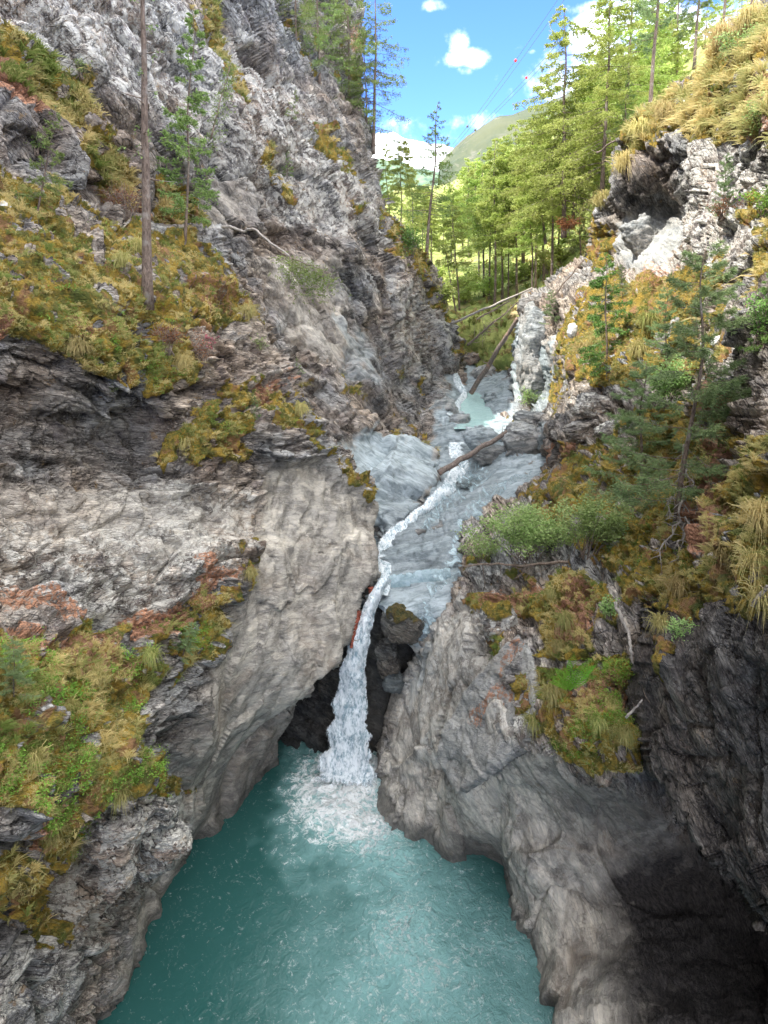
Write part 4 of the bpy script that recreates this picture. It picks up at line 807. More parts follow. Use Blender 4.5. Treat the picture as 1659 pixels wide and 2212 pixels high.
log('fallen_log', (1018, 848, 51), (1118, 688, 45), .20, .13, 'steep dark log leaning from the far pool up to the bank', 'log_wood', 8, 2, tw=.6)
log('fallen_log', (975, 698, 54), (1150, 622, 48), .10, .06, 'thin bleached log propped above the far bank under the trees', 'bark_pale', 14, 3, tw=.5)
log('fallen_log', (1010, 745, 52), (1122, 650, 46), .09, .04, 'spiky dry larch top hanging below the bleached log', 'twig', 40, 4, tw=.9)
log('fallen_log', (1030, 690, 56), (1100, 650, 55), .08, .05, 'short dark fallen stem at the foot of the forest', 'twig', 8, 5)
log('dead_branch', (1330, 1300, 16.6), (1396, 1492, 15.8), .045, .03, 'long pale dead branch leaning down beside the fern bank', 'bark_pale', 7, 6, 'branch', .25, tw=.5)
log('dead_branch', (1352, 1550, 15.8), (1388, 1512, 15.6), .035, .02, 'short white broken branch right of the fern', 'bark_pale', 3, 7, 'branch', .05, tw=.12)
log('dead_branch', (1000, 1224, 25), (1335, 1212, 20.5), .03, .055, 'long bare twiggy branch stretched under the leafy shrub', 'twig', 30, 8, 'branch', .3, tw=.8)
log('dead_branch', (1625, 1310, 10.8), (1659, 1265, 10.6), .04, .03, 'white dead stick at the right edge among grass', 'bark_pale', 2, 9, 'branch', .05, tw=.2)
log('dead_branch', (1470, 212, 28), (1545, 262, 25), .05, .025, 'thin dead stick poking from the grassy crest at the right', 'bark_pale', 6, 10, 'branch', .1, tw=.4)
log('dead_branch', (1290, 330, 36), (1345, 232+60, 33), .05, .03, 'grey fallen stick reaching from the right crest into the larches', 'twig', 10, 11, 'branch', .1, tw=.5)
log('dead_branch', (1195, 640, 40), (1262, 560, 38), .05, .03, 'slanting dead stem above the pillar top', 'twig', 10, 12, 'branch', .1, tw=.5)
log('driftwood', (800, 1268, 26.9), (806, 1300, 26.8), .12, .09, 'reddish driftwood jammed at the lip of the waterfall', 'red_wood', 8, 13, 'driftwood', .1, tw=.4)
log('driftwood', (776, 1318, 26.6), (758, 1400, 26.6), .11, .06, 'red splintered driftwood stuck along the left rim of the fall', 'red_wood', 10, 14, 'driftwood', .1, tw=.3)
log('dead_branch', (480, 490, 26.5), (625, 553, 25.5), .06, .035, 'arching grey branch reaching right from the ledge to its green tip', 'bark_pale', 6, 15, 'branch', .25, sag=-.35, tw=.5)

# power lines with marker balls
for i, (a, b, marks, lb_) in enumerate([
        ((1225, -30, 90), (978, 312, 260), [(.22, 'red'), (.70, 'grey')], 'overhead cable of the left pair, nearer the small cloud'),
        ((1240, -30, 92), (982, 316, 262), [], 'second overhead cable just right of the left one'),
        ((1320, -30, 94), (986, 318, 264), [(.30, 'red'), (.72, 'grey')], 'overhead cable crossing behind the tall thin larch'),
        ((1335, -30, 96), (992, 318, 266), [], 'rightmost overhead cable, running behind the larch tops')]):
    A_, B_ = P(*a), P(*b); t_ = np.linspace(0, 1, 60)[:, None]; pts = A_*(1-t_)+B_*t_; pts[:, 2] -= 1.6*4*t_[:, 0]*(1-t_[:, 0])*0.5
    mb = MB(); mb.tube(pts-pts[0], np.linspace(.032, .07, 60), 5); e = empty('power_line', pts[0], lb_, 'power line', 'overhead cables above the valley'); mb.build('cable', M['cable'], e)
    for (tm, kind) in marks:
        V, F = ico(2); c = (A_*(1-tm)+B_*tm); c[2] -= 1.6*4*tm*(1-tm)*.5
        k = .30 if kind == 'red' else .42
        link('marker_ball', mesh('marker_ball', V*k, F), M['marker_red' if kind == 'red' else 'cable'], e, c-pts[0])

# depth of the finished ground under a pixel, so that plants stand on it
_gb = np.full((640, 500), 1e9)
for S_ in SURF.values():
    a_, b_, c_ = proj(S_['p']); ix_ = ((a_+100)/4).astype(int); iy_ = ((b_+100)/4).astype(int); k_ = (ix_ >= 0) & (ix_ < 500) & (iy_ >= 0) & (iy_ < 640)
    np.minimum.at(_gb, (iy_[k_], ix_[k_]), c_[k_])
def ground(px, py, d):
    x, y = int((px+100)/4), int((py+100)/4)
    if not (2 < x < 497 and 2 < y < 637): return d
    w = _gb[y-1:y+2, x-1:x+2]; w = w[w < 1e8]
    if not len(w): return d
    g = float(np.median(w)); return g if abs(g-d) < .14*d else d

# ------------------------------------------------------------------ trees
def tufts(centers, size, width, rg, k=3, bias=None):
    """k thin crossing blades at each centre -> V, Q"""
    n = len(centers)*k; c = np.repeat(centers, k, 0)
    d = rg.normal(size=(n, 3)); d[:, 2] *= .7
    if bias is not None: d = d+np.repeat(bias, k, 0)*1.2
    d /= np.linalg.norm(d, axis=1, keepdims=True); s = size*rg.uniform(.6, 1.35, n)[:, None]
    w = np.cross(d, rg.normal(size=(n, 3))); w /= np.linalg.norm(w, axis=1, keepdims=True)+1e-9; w *= width*rg.uniform(.6, 1.3, n)[:, None]
    V = np.stack([c-w*.6, c+d*s*.5-w, c+d*s, c+d*s*.45+w], 1).reshape(-1, 3)
    return V, np.arange(n*4).reshape(n, 4)
def conifer(name, h, rg, nb=70, spread=.19, base=.25, droop=.25, tip=.12, tuft=.16, tw=.035, dens=9, bare=0.0, trad=None, mat='larch', k=3, crown_pow=.8, gaps=.15, bark='bark', twigs=True, oneside=0):
    """returns (trunk mesh, limbs mesh, crown mesh) at height h, origin at the foot"""
    tr = MB(); t = np.linspace(0, 1, 22); bend = np.stack([fbm(np.stack([t*2, t*0+rg.uniform(0, 99), t*0], 1), 2, 1)*h*.012*t*4, fbm(np.stack([t*2, t*0+rg.uniform(0, 99), t*0], 1), 2, 1)*h*.012*t*4, t*h], 1)
    r0 = trad or h*.0125
    rad = r0*(1-t*.93)**.85*(1+.35*np.exp(-t*28)); bend[0, 2] = -.5
    tr.tube(bend, rad, 9)
    lm = MB(); cents = []; bia = []
    for i in range(nb):
        z = base+(1-base)*((i+rg.uniform(0, 1))/nb)**.92
        if rg.random() < gaps: continue
        zz = z*h; c0 = np.array([np.interp(zz, bend[:, 2], bend[:, 0]), np.interp(zz, bend[:, 2], bend[:, 1]), zz])
        a = rg.uniform(0, 2*np.pi)
        if oneside: a = rg.normal(0, 1.2)
        prof = ((1-z)/(1-base))**crown_pow; L = h*spread*prof*rg.uniform(.55, 1.2)+h*.012
        m = 8; s = np.linspace(0, 1, m); dirh = np.array([math.cos(a), math.sin(a), 0]); side = np.array([-dirh[1], dirh[0], 0])
        el = .25*(z-.4)+rg.normal(0, .08)
        pts = c0+np.outer(s*L, dirh)+np.outer(np.sin(s*3)*L*.06*rg.normal(), side); pts[:, 2] += L*(el*s-droop*s**1.5+tip*s**3)
        rb = max(.008, r0*.20*prof); lm.tube(pts, np.linspace(rb, .004, m), 4)
        nt = max(3, int(L*dens)); 
        if rg.random() < bare*(1-z): continue
        u = rg.uniform(.12, 1, nt)**.8; q = np.stack([np.interp(u, s, pts[:, j]) for j in range(3)], 1)
        sl = L*.28*(1.15-u)*rg.uniform(.1, 1, nt)*rg.choice([-1, 1], nt)
        q2 = q+side*sl[:, None]+dirh*(np.abs(sl)*.5)[:, None]; q2[:, 2] -= np.abs(sl)*.22+np.abs(rg.normal(0, 1, nt))*(.03+L*.07); q2 += rg.normal(0, .02+L*.02, (nt, 3))
        if twigs:
            for j in range(0, nt, 3):
                lm.add(*tube(np.stack([q[j], q2[j]]), [.006, .003], 3))
        sub_ = [q2, q+(q2-q)*.55]; cents.append(np.concatenate(sub_)); bia.append(np.tile(dirh+side*.2, (2*nt, 1)))
    cents = np.concatenate(cents); bia = np.concatenate(bia)
    V, Q = tufts(cents, tuft, tw, rg, k, bia)
    return (name, mesh(name+'_trunk', np.concatenate(tr.V), [np.concatenate(tr.Q), np.concatenate(tr.T)]),
            mesh(name+'_limbs', np.concatenate(lm.V), [np.concatenate(lm.Q), np.concatenate(lm.T)]), mesh(name+'_crown', V, Q, False), h, M[bark], M[mat])
for_mat = {}
def place(tmpl, base, top_px, label, cat='tree', group=None, name=None, rz=None, yaw_seed=0, h=None, wide=1.0, rgx=rng):
    """base=(px,py,d), top_px=(px,py) ; leans within the picture plane as the photo shows"""
    nm, mt, ml, mc, H, bm_, lm_ = tmpl
    base = (base[0], base[1], ground(*base)); b = P(*base); f0 = b[1]*cp-b[2]*sp; u0 = b[1]*sp+b[2]*cp
    tt = (1106-top_px[1])/1106*TH; hh = (tt*f0-u0)/(cp+tt*sp)
    ft = f0-hh*sp; xt = (top_px[0]-829.5)/829.5*TW*ft
    lean = math.atan2(xt-b[0], hh); L = math.hypot(hh, xt-b[0]); s = L/H
    e = empty(name or nm, b, label, cat, group); e.rotation_mode = 'YXZ'
    from mathutils import Matrix
    mtx = Matrix.Rotation(lean, 4, 'Y') @ Matrix.Rotation(rgx.uniform(0, 6.28) if rz is None else rz, 4, 'Z')
    e.rotation_mode = 'XYZ'; e.rotation_euler = mtx.to_euler(); e.scale = (s*wide, s*wide, s)
    for part, me, mat in (('trunk', mt, bm_), ('limbs', ml, bm_), ('crown', mc, lm_)):
        if not me.materials: me.materials.append(mat)
        o = bpy.data.objects.new(part, me); C.objects.link(o); o.parent = e
    return e
rg = np.random.default_rng(11)
T_far = [conifer('larch_tree', 18, rg, nb=110, spread=s_, base=b_, tuft=.27, tw=.046, dens=17, droop=.30, tip=.18, k=3, twigs=False, gaps=.34, crown_pow=.6, trad=.17) for s_, b_ in ((.19, .42), (.22, .46), (.17, .30), (.24, .52))]
T_mid = [conifer('larch_tree', 16, rg, nb=120, spread=s_, base=b_, tuft=.21, tw=.036, dens=21, droop=.40, tip=.2, k=3, gaps=.24, crown_pow=.55, trad=.2) for s_, b_ in ((.34, .12), (.40, .2))]
T_lone = conifer('larch_tree', 14, rg, nb=80, spread=.21, base=.30, tuft=.15, tw=.03, dens=17, droop=.22, tip=.22, gaps=.2, mat='larch_cool')
T_left = [conifer('larch_tree', 14, rg, nb=95, spread=s_, base=b_, tuft=.16, tw=.026, dens=17, crown_pow=.6, droop=.3, tip=.2, mat='larch_cool', gaps=.15) for s_, b_ in ((.30, .1), (.34, .2))]
T_thin = conifer('larch_tree', 9, rg, nb=70, spread=.21, base=.12, tuft=.13, tw=.024, dens=34, droop=.15, tip=.15, mat='larch_cool', gaps=.2, trad=.07)
T_small = conifer('larch_sapling', 3.4, rg, nb=30, spread=.26, base=.15, tuft=.09, tw=.014, dens=34, droop=.1, tip=.1, mat='larch_cool', trad=.035)
T_bare = conifer('larch_tree', 13, rg, nb=26, spread=.08, base=.3, tuft=.10, tw=.02, dens=6, droop=.1, bare=.9, trad=.20, mat='larch_cool')
T_pine = conifer('pine_tree', 9, rg, nb=84, spread=.25, base=.04, tuft=.15, tw=.009, dens=34, droop=.10, tip=.3, mat='pine', k=7, trad=.085, crown_pow=.55, gaps=.22)
T_pinebig = conifer('pine_tree', 16, rg, nb=60, spread=.18, base=.3, tuft=.26, tw=.03, dens=15, droop=.05, tip=.3, mat='pine', k=4, gaps=.2)
T_spruce = conifer('spruce_tree', 4.2, rg, nb=60, spread=.34, base=.06, tuft=.10, tw=.013, dens=44, droop=.12, tip=.12, mat='spruce', k=4, trad=.05, gaps=.12)

# forest beyond the gorge: named trees first
place(T_lone, (921, 560, 56), (946, 222), 'lone slender larch standing against the sky in the valley notch', rz=1.0)
place(T_far[1], (866, 520, 62), (868, 300), 'bushy pale larch left of the lone larch', rz=2.)
place(T_far[2], (845, 520, 60), (832, 312), 'larch at the right edge of the left cliff, below the tall ones')
place(T_far[2], (893, 545, 66), (888, 352), 'small larch tucked between the lone larch and the left cliff')
place(T_bare, (985, 676, 62), (962, 540), 'leaning bare trunk at the left end of the far bank')
place(T_far[0], (993, 672, 64), (976, 430), 'thin trunk just behind the leaning bare one')
stand = [(1046, 640, 62, 1040, 330), (1056, 650, 66, 1062, 360), (1069, 660, 60, 1072, 300), (1085, 640, 72, 1090, 340), (1098, 640, 70, 1100, 420), (1117, 640, 58, 1112, 310), (1128, 625, 70, 1135, 290), (1150, 640, 52, 1148, 400), (1157, 625, 60, 1160, 260), (1175, 610, 64, 1172, 250), (1192, 630, 50, 1198, 230), (1205, 600, 62, 1215, 300),
         (1035, 600, 84, 1028, 350), (1015, 600, 90, 1010, 340), (960, 600, 92, 955, 420), (1002, 590, 96, 990, 400)]
desc = ['tall larch with a double stem look, left front of the forest', 'slim larch directly right of the front left one', 'tallest front larch in the left half of the stand', 'larch set back behind the tallest front larch', 'short-crowned larch in the gap right of the tallest', 'dark-trunked larch near the forest centre', 'larch behind the dark-trunked one', 'thin low larch above the pillar cap',
        'larch rising over the forest centre', 'larch right of the centre, reaching above its neighbours', 'larch at the right side of the stand near the pale trunks', 'larch half hidden behind the big right larches', 'far slender larch behind the front left ones', 'far larch at the left end of the stand', 'small far larch beside the lone larch', 'far larch below the hill crest']
for (x, y, d, tx, ty), l in zip(stand, desc): place(T_far[rg.integers(0, 4)], (x, y, d), (tx, ty), l, group='larches of the forest beyond the gorge')
# big sunlit larches on the right
place(T_mid[0], (1218, 500, 46), (1225, 12), 'tall larch with two tops and broad drooping boughs, right of the sky gap', rz=.5)
place(T_mid[1], (1238, 480, 47), (1252, 150), 'broad bright larch close behind the tall two-topped one')
place(T_mid[1], (1178, 520, 50), (1150, 262), 'full larch whose boughs reach left toward the green hill')
place(T_mid[0], (1300, 420, 42), (1320, -40), 'large larch filling the space left of the reddish trunk', rz=2.2)
place(T_mid[0], (1345, 330, 44), (1372, -120), 'sunlit larch behind the reddish trunk')
place(T_pinebig, (1404, 238, 38), (1436, -260), 'thick reddish pine trunk rising out of the top of the picture', wide=.9)
for i, (x, y, d, tx, ty, l) in enumerate([(1500, 140, 46, 1520, -200, 'dark trunked pine behind the grassy crest, second from the reddish one'), (1462, 170, 52, 1470, -100, 'thin pine between the reddish trunk and the dark trunked pine'), (1560, 80, 44, 1590, -260, 'pine above the bright straw grass'), (1620, 30, 40, 1660, -260, 'pine at the top right corner'), (1285, 250, 75, 1276, 75, 'dark pointed pine in front of the big cloud')]):
    place(T_pinebig, (x, y, d), (tx, ty), l)
for i in range(84):                                        # rest of the stand
    x = rg.uniform(850, 1330) if i < 40 else rg.uniform(1050, 1450); q = rg.uniform(0, 1)
    d0 = rg.uniform(80, 150); y = np.interp(x, [850, 1000, 1150, 1300, 1450, 1600], [500, 500, 470, 380, 230, 60])+rg.uniform(-30, 90)
    d0 = float(SURF['forest_slope']['F'](x, y)); top = y-rg.uniform(140, 230)*75/d0*1.0
    crest = np.interp(x, [850, 900, 950, 1000, 1060, 1120, 1200, 1300, 1450, 1600], [330, 385, 405, 350, 300, 270, 200, 120, -40, -140]); top = max(top, crest+rg.uniform(0, 30))
    place(T_far[rg.integers(0, 4)], (x, y, d0), (x+rg.uniform(-6, 8), top), 'larch deep in the bright green stand beyond the gorge', group='background larches of the forest')
for i, (x, y, d, tx, ty) in enumerate([(1330, 320, 60, 1340, 40), (1375, 300, 66, 1390, 60), (1430, 250, 62, 1448, 0), (1475, 240, 70, 1490, 30), (1515, 190, 64, 1535, -40), (1545, 150, 72, 1570, -20), (1590, 120, 66, 1610, -60), (1630, 90, 70, 1650, -60), (1290, 330, 64, 1300, 90), (1262, 360, 62, 1268, 130), (1130, 560, 60, 1112, 268), (1085, 560, 75, 1070, 300)]):
    place(T_far[i % 4] if x > 1200 else T_mid[1], (x, y, d), (tx, ty), ['bright larch in the row behind the right crest', 'larch filling the edge of the hill view'][x < 1200], group=['larches behind the right crest', 'larches hiding the green hill'][x < 1200])
# right hillside greenery behind crest
for x, y, d, tx, ty, l in [(1352, 300, 40, 1350, 150, 'young bright larch on the crest left of the grass'), (1300, 520, 44, 1296, 330, 'young larch above the orange shrub'), (1255, 560, 45, 1250, 400, 'small larch over the rock jumble at the forest edge')]:
    place(T_small, (x, y, d), (tx, ty), l)

# left cliff trees
place(T_left[0], (806, 320, 44), (815, -60), 'tall larch at the right rim of the left cliff against the sky', rz=.3)
place(T_left[1], (755, 215, 45), (752, -90), 'larch trunk second from the right rim of the left cliff')
place(T_left[0], (690, 180, 42), (684, -120), 'larch third from the rim, over mossy rock')
place(T_left[1], (722, 200, 50), (716, -40), 'larch between the second and third from the rim')
place(T_left[0], (640, 90, 40), (636, -160), 'larch leftmost of the clifftop group')
place(T_left[1], (792, 260, 50), (784, 60), 'shorter larch left of the rim larch')
place(T_bare, (318, 640, 22.3), (303, -260), 'tall bare brown trunk standing on the left ledge', rz=0)
place(T_thin, (400, 520, 24.0), (420, 18), 'thin green larch just right of the bare trunk')
place(T_small, (80, 465, 18.2), (118, 228), 'small larch on the mossy bank at far left', rz=1)
place(T_small, (620, 388, 32), (622, 318), 'tiny larch on the cliff above the arching branch')
place(T_small, (628, 265, 38), (640, 190), 'small larch clinging to the upper cliff')
place(T_small, (720, 205, 40), (735, 165), 'little pale larch near the cliff rim')
# hanging tip of the arching branch
def bough(name, pts, label, seed, mat='larch_cool', tuft=.11, tw=.018, w=.5, n=500, drop=.6):
    rg = np.random.default_rng(seed); pts = np.array([P(*q) for q in pts]); o0 = pts[0].copy(); pts -= o0; e = empty(name, o0, label, 'branch')
    t = np.linspace(0, 1, len(pts)); u = rg.uniform(0, 1, n); c = np.stack([np.interp(u, t, pts[:, j]) for j in range(3)], 1)
    off = rg.normal(0, w*.4, (n, 3)); off[:, 2] = off[:, 2]*.4-np.abs(rg.normal(0, drop*.5, n)); mb = MB(); mb.tube(wob(pts[0], pts[-1], 12, .1, seed), np.linspace(.035, .01, 12), 6)
    for j in range(0, n, 12): mb.tube(np.stack([c[j], c[j]+off[j]]), [.008, .004], 3)
    mb.build('stem', M['twig'], e); k = 4; g = np.repeat(c+off, 1, 0); V, Q = tufts(g, tuft, tw, rg, k); link('foliage', mesh('foliage', V, Q, False), M[mat], e)
bough('larch_bough', [(610, 548, 25.8), (660, 575, 25), (712, 590, 24.8)], 'green hanging larch bough at the end of the arching branch', 3, w=.7, n=620, drop=.95)
bough('larch_bough', [(455, 300, 27), (480, 200, 27.2), (500, 130, 27)], 'green fringe of larch twigs over the upper left cliff', 4, w=.5, n=260, drop=.7)

# right side near trees
place(T_spruce, (1312, 800, 25), (1308, 545), 'bright green young spruce on the mossy shelf below the overhang', rz=.4)
place(T_pine, (1462, 1120, 17.2), (1536, 520), 'tall thin dark pine leaning over the right slope', rz=.4, wide=1.15)
place(T_pine, (1440, 800, 21.5), (1440, 620), 'small bushy pine left of the tall dark pine', wide=1.2)
place(T_pine, (1385, 1040, 20.5), (1392, 780), 'short pine whose boughs fill the slope above the shrub', wide=1.5)
place(T_pine, (1560, 470, 22), (1570, 330), 'dark pine sapling on the sunlit rocks at the right')
place(T_spruce, (1648, 760, 14), (1662, 590), 'dark green spruce cut off by the right edge')
place(T_pine, (1195, 700, 40), (1190, 625), 'bluish pine sapling beside the pillar cap', wide=1.3)
place(T_pine, (1345, 640, 30.5), (1342, 570), 'tiny spruce-like sapling below the pointed rock')
place(T_small, (650, 815, 29), (640, 770), 'tiny pine seedling on the left ledge tip')
place(T_pine, (555, 905, 25), (548, 850), 'little dark pine on the left moss ledge')
place(T_pine, (395, 1415, 19), (418, 1345), 'bluish pine seedling at the edge of the lower left bank', wide=1.6)
place(T_pine, (30, 1500, 12.3), (28, 1385), 'dark pine sapling at the left edge of the lower bank', wide=1.5)
place(T_pine, (245, 845, 18.5), (240, 800), 'sapling at the drip edge of the upper moss bank', wide=1.4)
# dead lichen-hung boughs under the tall pine
e = empty('dead_tree_limb', P(1478, 960, 17.0), 'pale lichen-covered dead limbs hanging below the tall dark pine', 'branch'); o0 = P(1478, 960, 17.0)
rgd = np.random.default_rng(5)
for (a, b_) in [((1478, 960, 17), (1482, 1150, 16.4)), ((1480, 1000, 17), (1505, 1100, 16.2)), ((1480, 1080, 16.7), (1425, 1200, 16.4)), ((1482, 1110, 16.6), (1502, 1140, 16)), ((1470, 1020, 17), (1445, 1120, 16.8)), ((1482, 1130, 16.5), (1460, 1210, 16.2))]:
    mb = MB(); q = wob(P(*a), P(*b_), 14, .35, int(a[1])) - o0; mb.tube(q, np.linspace(.035, .012, 14), 5)
    for j in range(14):
        for _ in range(3):
            dr = rgd.normal(size=3)*.14; mb.tube(np.stack([q[j], q[j]+dr*.5+[0, 0, -.03], q[j]+dr+[0, 0, -.09]]), [.012, .008, .004], 4)
    mb.build('limb', M['bark_pale'], e)

# ------------------------------------------------------------------ shrubs, fern, tussocks
def leaves(c, size, rg, up=.5):
    n = len(c); a = rg.normal(size=(n, 3)); a[:, 2] = a[:, 2]*.4; a /= np.linalg.norm(a, axis=1, keepdims=True)
    nz_ = rg.normal(size=(n, 3))*.5; nz_[:, 2] += up; b = np.cross(a, nz_); b /= np.linalg.norm(b, axis=1, keepdims=True)+1e-9
    s = size*rg.uniform(.6, 1.3, n)[:, None]
    V = np.stack([c, c+a*s*.5+b*s*.32, c+a*s, c+a*s*.5-b*s*.32], 1).reshape(-1, 3); return V, np.arange(n*4).reshape(n, 4)
def shrub(px, py, d, w_px, h_px, label, seed, mat='shrub_leaf', n=2600, size=.06, stems=12, name='shrub', cat='shrub', dens=1, sq=1):
    rg = np.random.default_rng(seed); d = ground(px, py, d)-.05; k = d*TW/829.5; w = w_px*k; h = h_px*k; b = P(px, py, d); e = empty(name, b, label, cat); mb = MB(); cs = []
    for i in range(stems):
        a = rg.uniform(0, 2*np.pi); rr = w*rg.uniform(.2, 1)*.9; tip = np.array([math.cos(a)*rr, math.sin(a)*rr*.6*sq, h*rg.uniform(.55, 1)*(1-.25*(rr/w)**2)])
        q = wob(np.array([rg.normal(0, w*.12), rg.normal(0, .1), -.1]), tip, 8, h*.12, seed+i); q[:, 2] += np.sin(np.linspace(0, np.pi, 8))*h*.08; mb.tube(q, np.linspace(.018, .006, 8), 5)
        for j in range(5):
            s0 = q[rg.integers(3, 8)]; t2 = s0+rg.normal(size=3)*np.array([w*.2, w*.2, h*.12])+[0, 0, h*.06]; mb.tube(np.stack([s0, t2]), [.007, .004], 4)
            m = max(6, int(n/stems/5)); u = rg.uniform(.2, 1.1, m)[:, None]; cs.append(s0+(t2-s0)*u+rg.normal(0, 1, (m, 3))*np.array([w*.085, w*.085, h*.055]))
    mb.build('stems', M['twig'], e); V, Q = leaves(np.concatenate(cs), size, rg); link('foliage', mesh('foliage', V, Q, False), M[mat], e); return e
shrub(1140, 1205, 23.8, 130, 110, 'big leafy shrub with several stems on the shelf beside the stream', 1, n=11000, size=.085, stems=24)
shrub(1270, 1200, 21.5, 90, 120, 'leafy shrub right of the big one, thinner and taller', 2, n=7000, size=.08, stems=16)
shrub(1040, 1215, 26, 50, 60, 'drooping green shrub at the left end of the shelf', 3, n=1500, size=.07)
shrub(1430, 880, 21, 70, 105, 'pale green bush on the slope below the moss cushion', 4, n=5000, size=.075)
shrub(1150, 880, 40.5, 36, 40, 'green grassy bush over the rocks right of the turquoise pool', 5, mat='shrub_leaf', n=1200, size=.09)
shrub(1315, 1330, 17.6, 34, 44, 'low bright shrub at the upper right of the moss pad', 6, n=900, size=.06)
shrub(1645, 740, 13.2, 80, 110, 'dark green bush at the right edge below the cave mouth', 7, mat='spruce', n=2200, size=.055)
shrub(1650, 300, 19.5, 60, 80, 'pale bush at the right edge of the sunlit crest', 8, n=1600, size=.07)
shrub(1590, 130, 24.5, 60, 60, 'leafy bush under the straw grass crest', 9, n=1400, size=.07)
shrub(1650, 470, 18, 70, 70, 'round bush on the right sunlit slope', 10, mat='bilberry', n=1700, size=.06)
shrub(1220, 505, 44, 40, 34, 'rusty orange dying bush at the forest edge', 11, mat='rusty_leaf', n=900, size=.12)
shrub(1560, 470, 23, 46, 44, 'rust-tinged dark bush on the pale rocks', 12, mat='rusty_leaf', n=700, size=.05)
shrub(1465, 1380, 13.6, 34, 50, 'small bright shrub on top of the dark striped rock', 13, n=900, size=.045)
shrub(440, 790, 22, 50, 70, 'dry pinkish bush with red blossoms on the left ledge', 14, mat='rusty_leaf', n=500, size=.05, stems=16)
shrub(448, 770, 21.6, 26, 50, 'alpine rose sprig with pink flowers', 15, mat='pink_flower', n=110, size=.045, stems=6)
shrub(275, 470, 22, 60, 70, 'tangled bare brush at the foot of the bare trunk', 16, mat='rusty_leaf', n=160, size=.05, stems=34)
shrub(360, 760, 21.4, 50, 60, 'dry twiggy brush hanging from the moss bank', 17, mat='rusty_leaf', n=120, size=.05, stems=30)
shrub(175, 165, 24.5, 30, 28, 'small green sprig on the upper left cliff', 18, mat='shrub_leaf', n=420, size=.08)
shrub(80, 330, 20, 34, 36, 'green sprig below the dark roof at the far left', 19, n=420, size=.07)
shrub(560, 760, 27, 30, 36, 'thin sprig on the tip of the left ledge', 20, n=240, size=.06)
shrub(885, 560, 45, 46, 70, 'dark green grassy bush hanging on the left cliff rim', 21, mat='spruce', n=1500, size=.13)
shrub(1000, 640, 60, 50, 50, 'bright bush on the far bank among trunks', 22, mat='larch', n=900, size=.2)
shrub(1090, 625, 60, 60, 40, 'yellow-green bush in front of the forest trunks', 23, mat='larch', n=900, size=.2)
shrub(1180, 590, 52, 46, 50, 'light green bush behind the pillar cap', 24, mat='larch', n=900, size=.15)
shrub(960, 660, 60, 34, 50, 'bright leafy bush beside the left cliff foot', 25, mat='larch', n=800, size=.2)

for i, (x, y) in enumerate([(1010, 655), (1035, 640), (1065, 645), (1110, 615), (1135, 605), (1160, 600), (990, 630), (1020, 620), (1080, 600), (1210, 570), (1240, 545), (945, 610)]):
    shrub(x, y, float(SURF['forest_slope']['F'](x, y))-1.5, 42, 40, 'sunny yellow-green undergrowth bush among the forest trunks', 60+i, mat='larch', n=700, size=.26, stems=7)['group'] = 'undergrowth bushes in the forest'
fd = ground(1232, 1492, 16.8)-.12; e = empty('fern', P(1232, 1492, fd), 'bright green fern with spreading fronds on the mossy pad', 'fern'); o0 = P(1232, 1492, fd)
rgf = np.random.default_rng(3)
for i, a in enumerate(np.linspace(-60, 58, 11)):
    mb = MB(); L = rgf.uniform(.85, 1.2); s = np.linspace(0, 1, 16); ar = R(a+rgf.uniform(-6, 6)); toward = rgf.uniform(-.3, .15)
    dirv = np.array([math.sin(ar)*.75, toward, math.cos(ar)*1.25]); pts = np.outer(s*L, dirv); pts[:, 2] -= s**2.4*.22*L; pts[:, 1] -= s**2*.12
    mb.tube(pts, np.linspace(.009, .003, 16), 4)
    for j in range(2, 16):
        wl_ = .12*math.sin(math.pi*min(1, (s[j]*.9+.12)))*L+.01; tgt = pts[j]-pts[j-1]; tgt /= np.linalg.norm(tgt); sd1 = np.cross(tgt, [0, -1, .35]); sd1 /= np.linalg.norm(sd1)
        for sg in (-1, 1):
            q0 = pts[j]; q1 = q0+(sd1*sg+tgt*.45)*wl_; mm = (q0+q1)/2; wv = tgt*.022
            mb.add(np.array([q0-wv*.6, mm-wv, q1, mm+wv]), np.array([[0, 1, 2, 3]]))
    mb.build('frond', M['fern'], e, smooth=False)
mb = MB()
for i in range(26):
    a = rgf.uniform(math.pi*.75, math.pi*2.25-math.pi/2); l = rgf.uniform(.25, .6); mb.tube(wob((0, 0, 0), (math.cos(rgf.uniform(0, 2*math.pi))*l*.6, -.15, -l*.7), 6, .05, i), np.linspace(.008, .003, 6), 3)
mb.build('dead_fronds', M['rusty_leaf'], e)

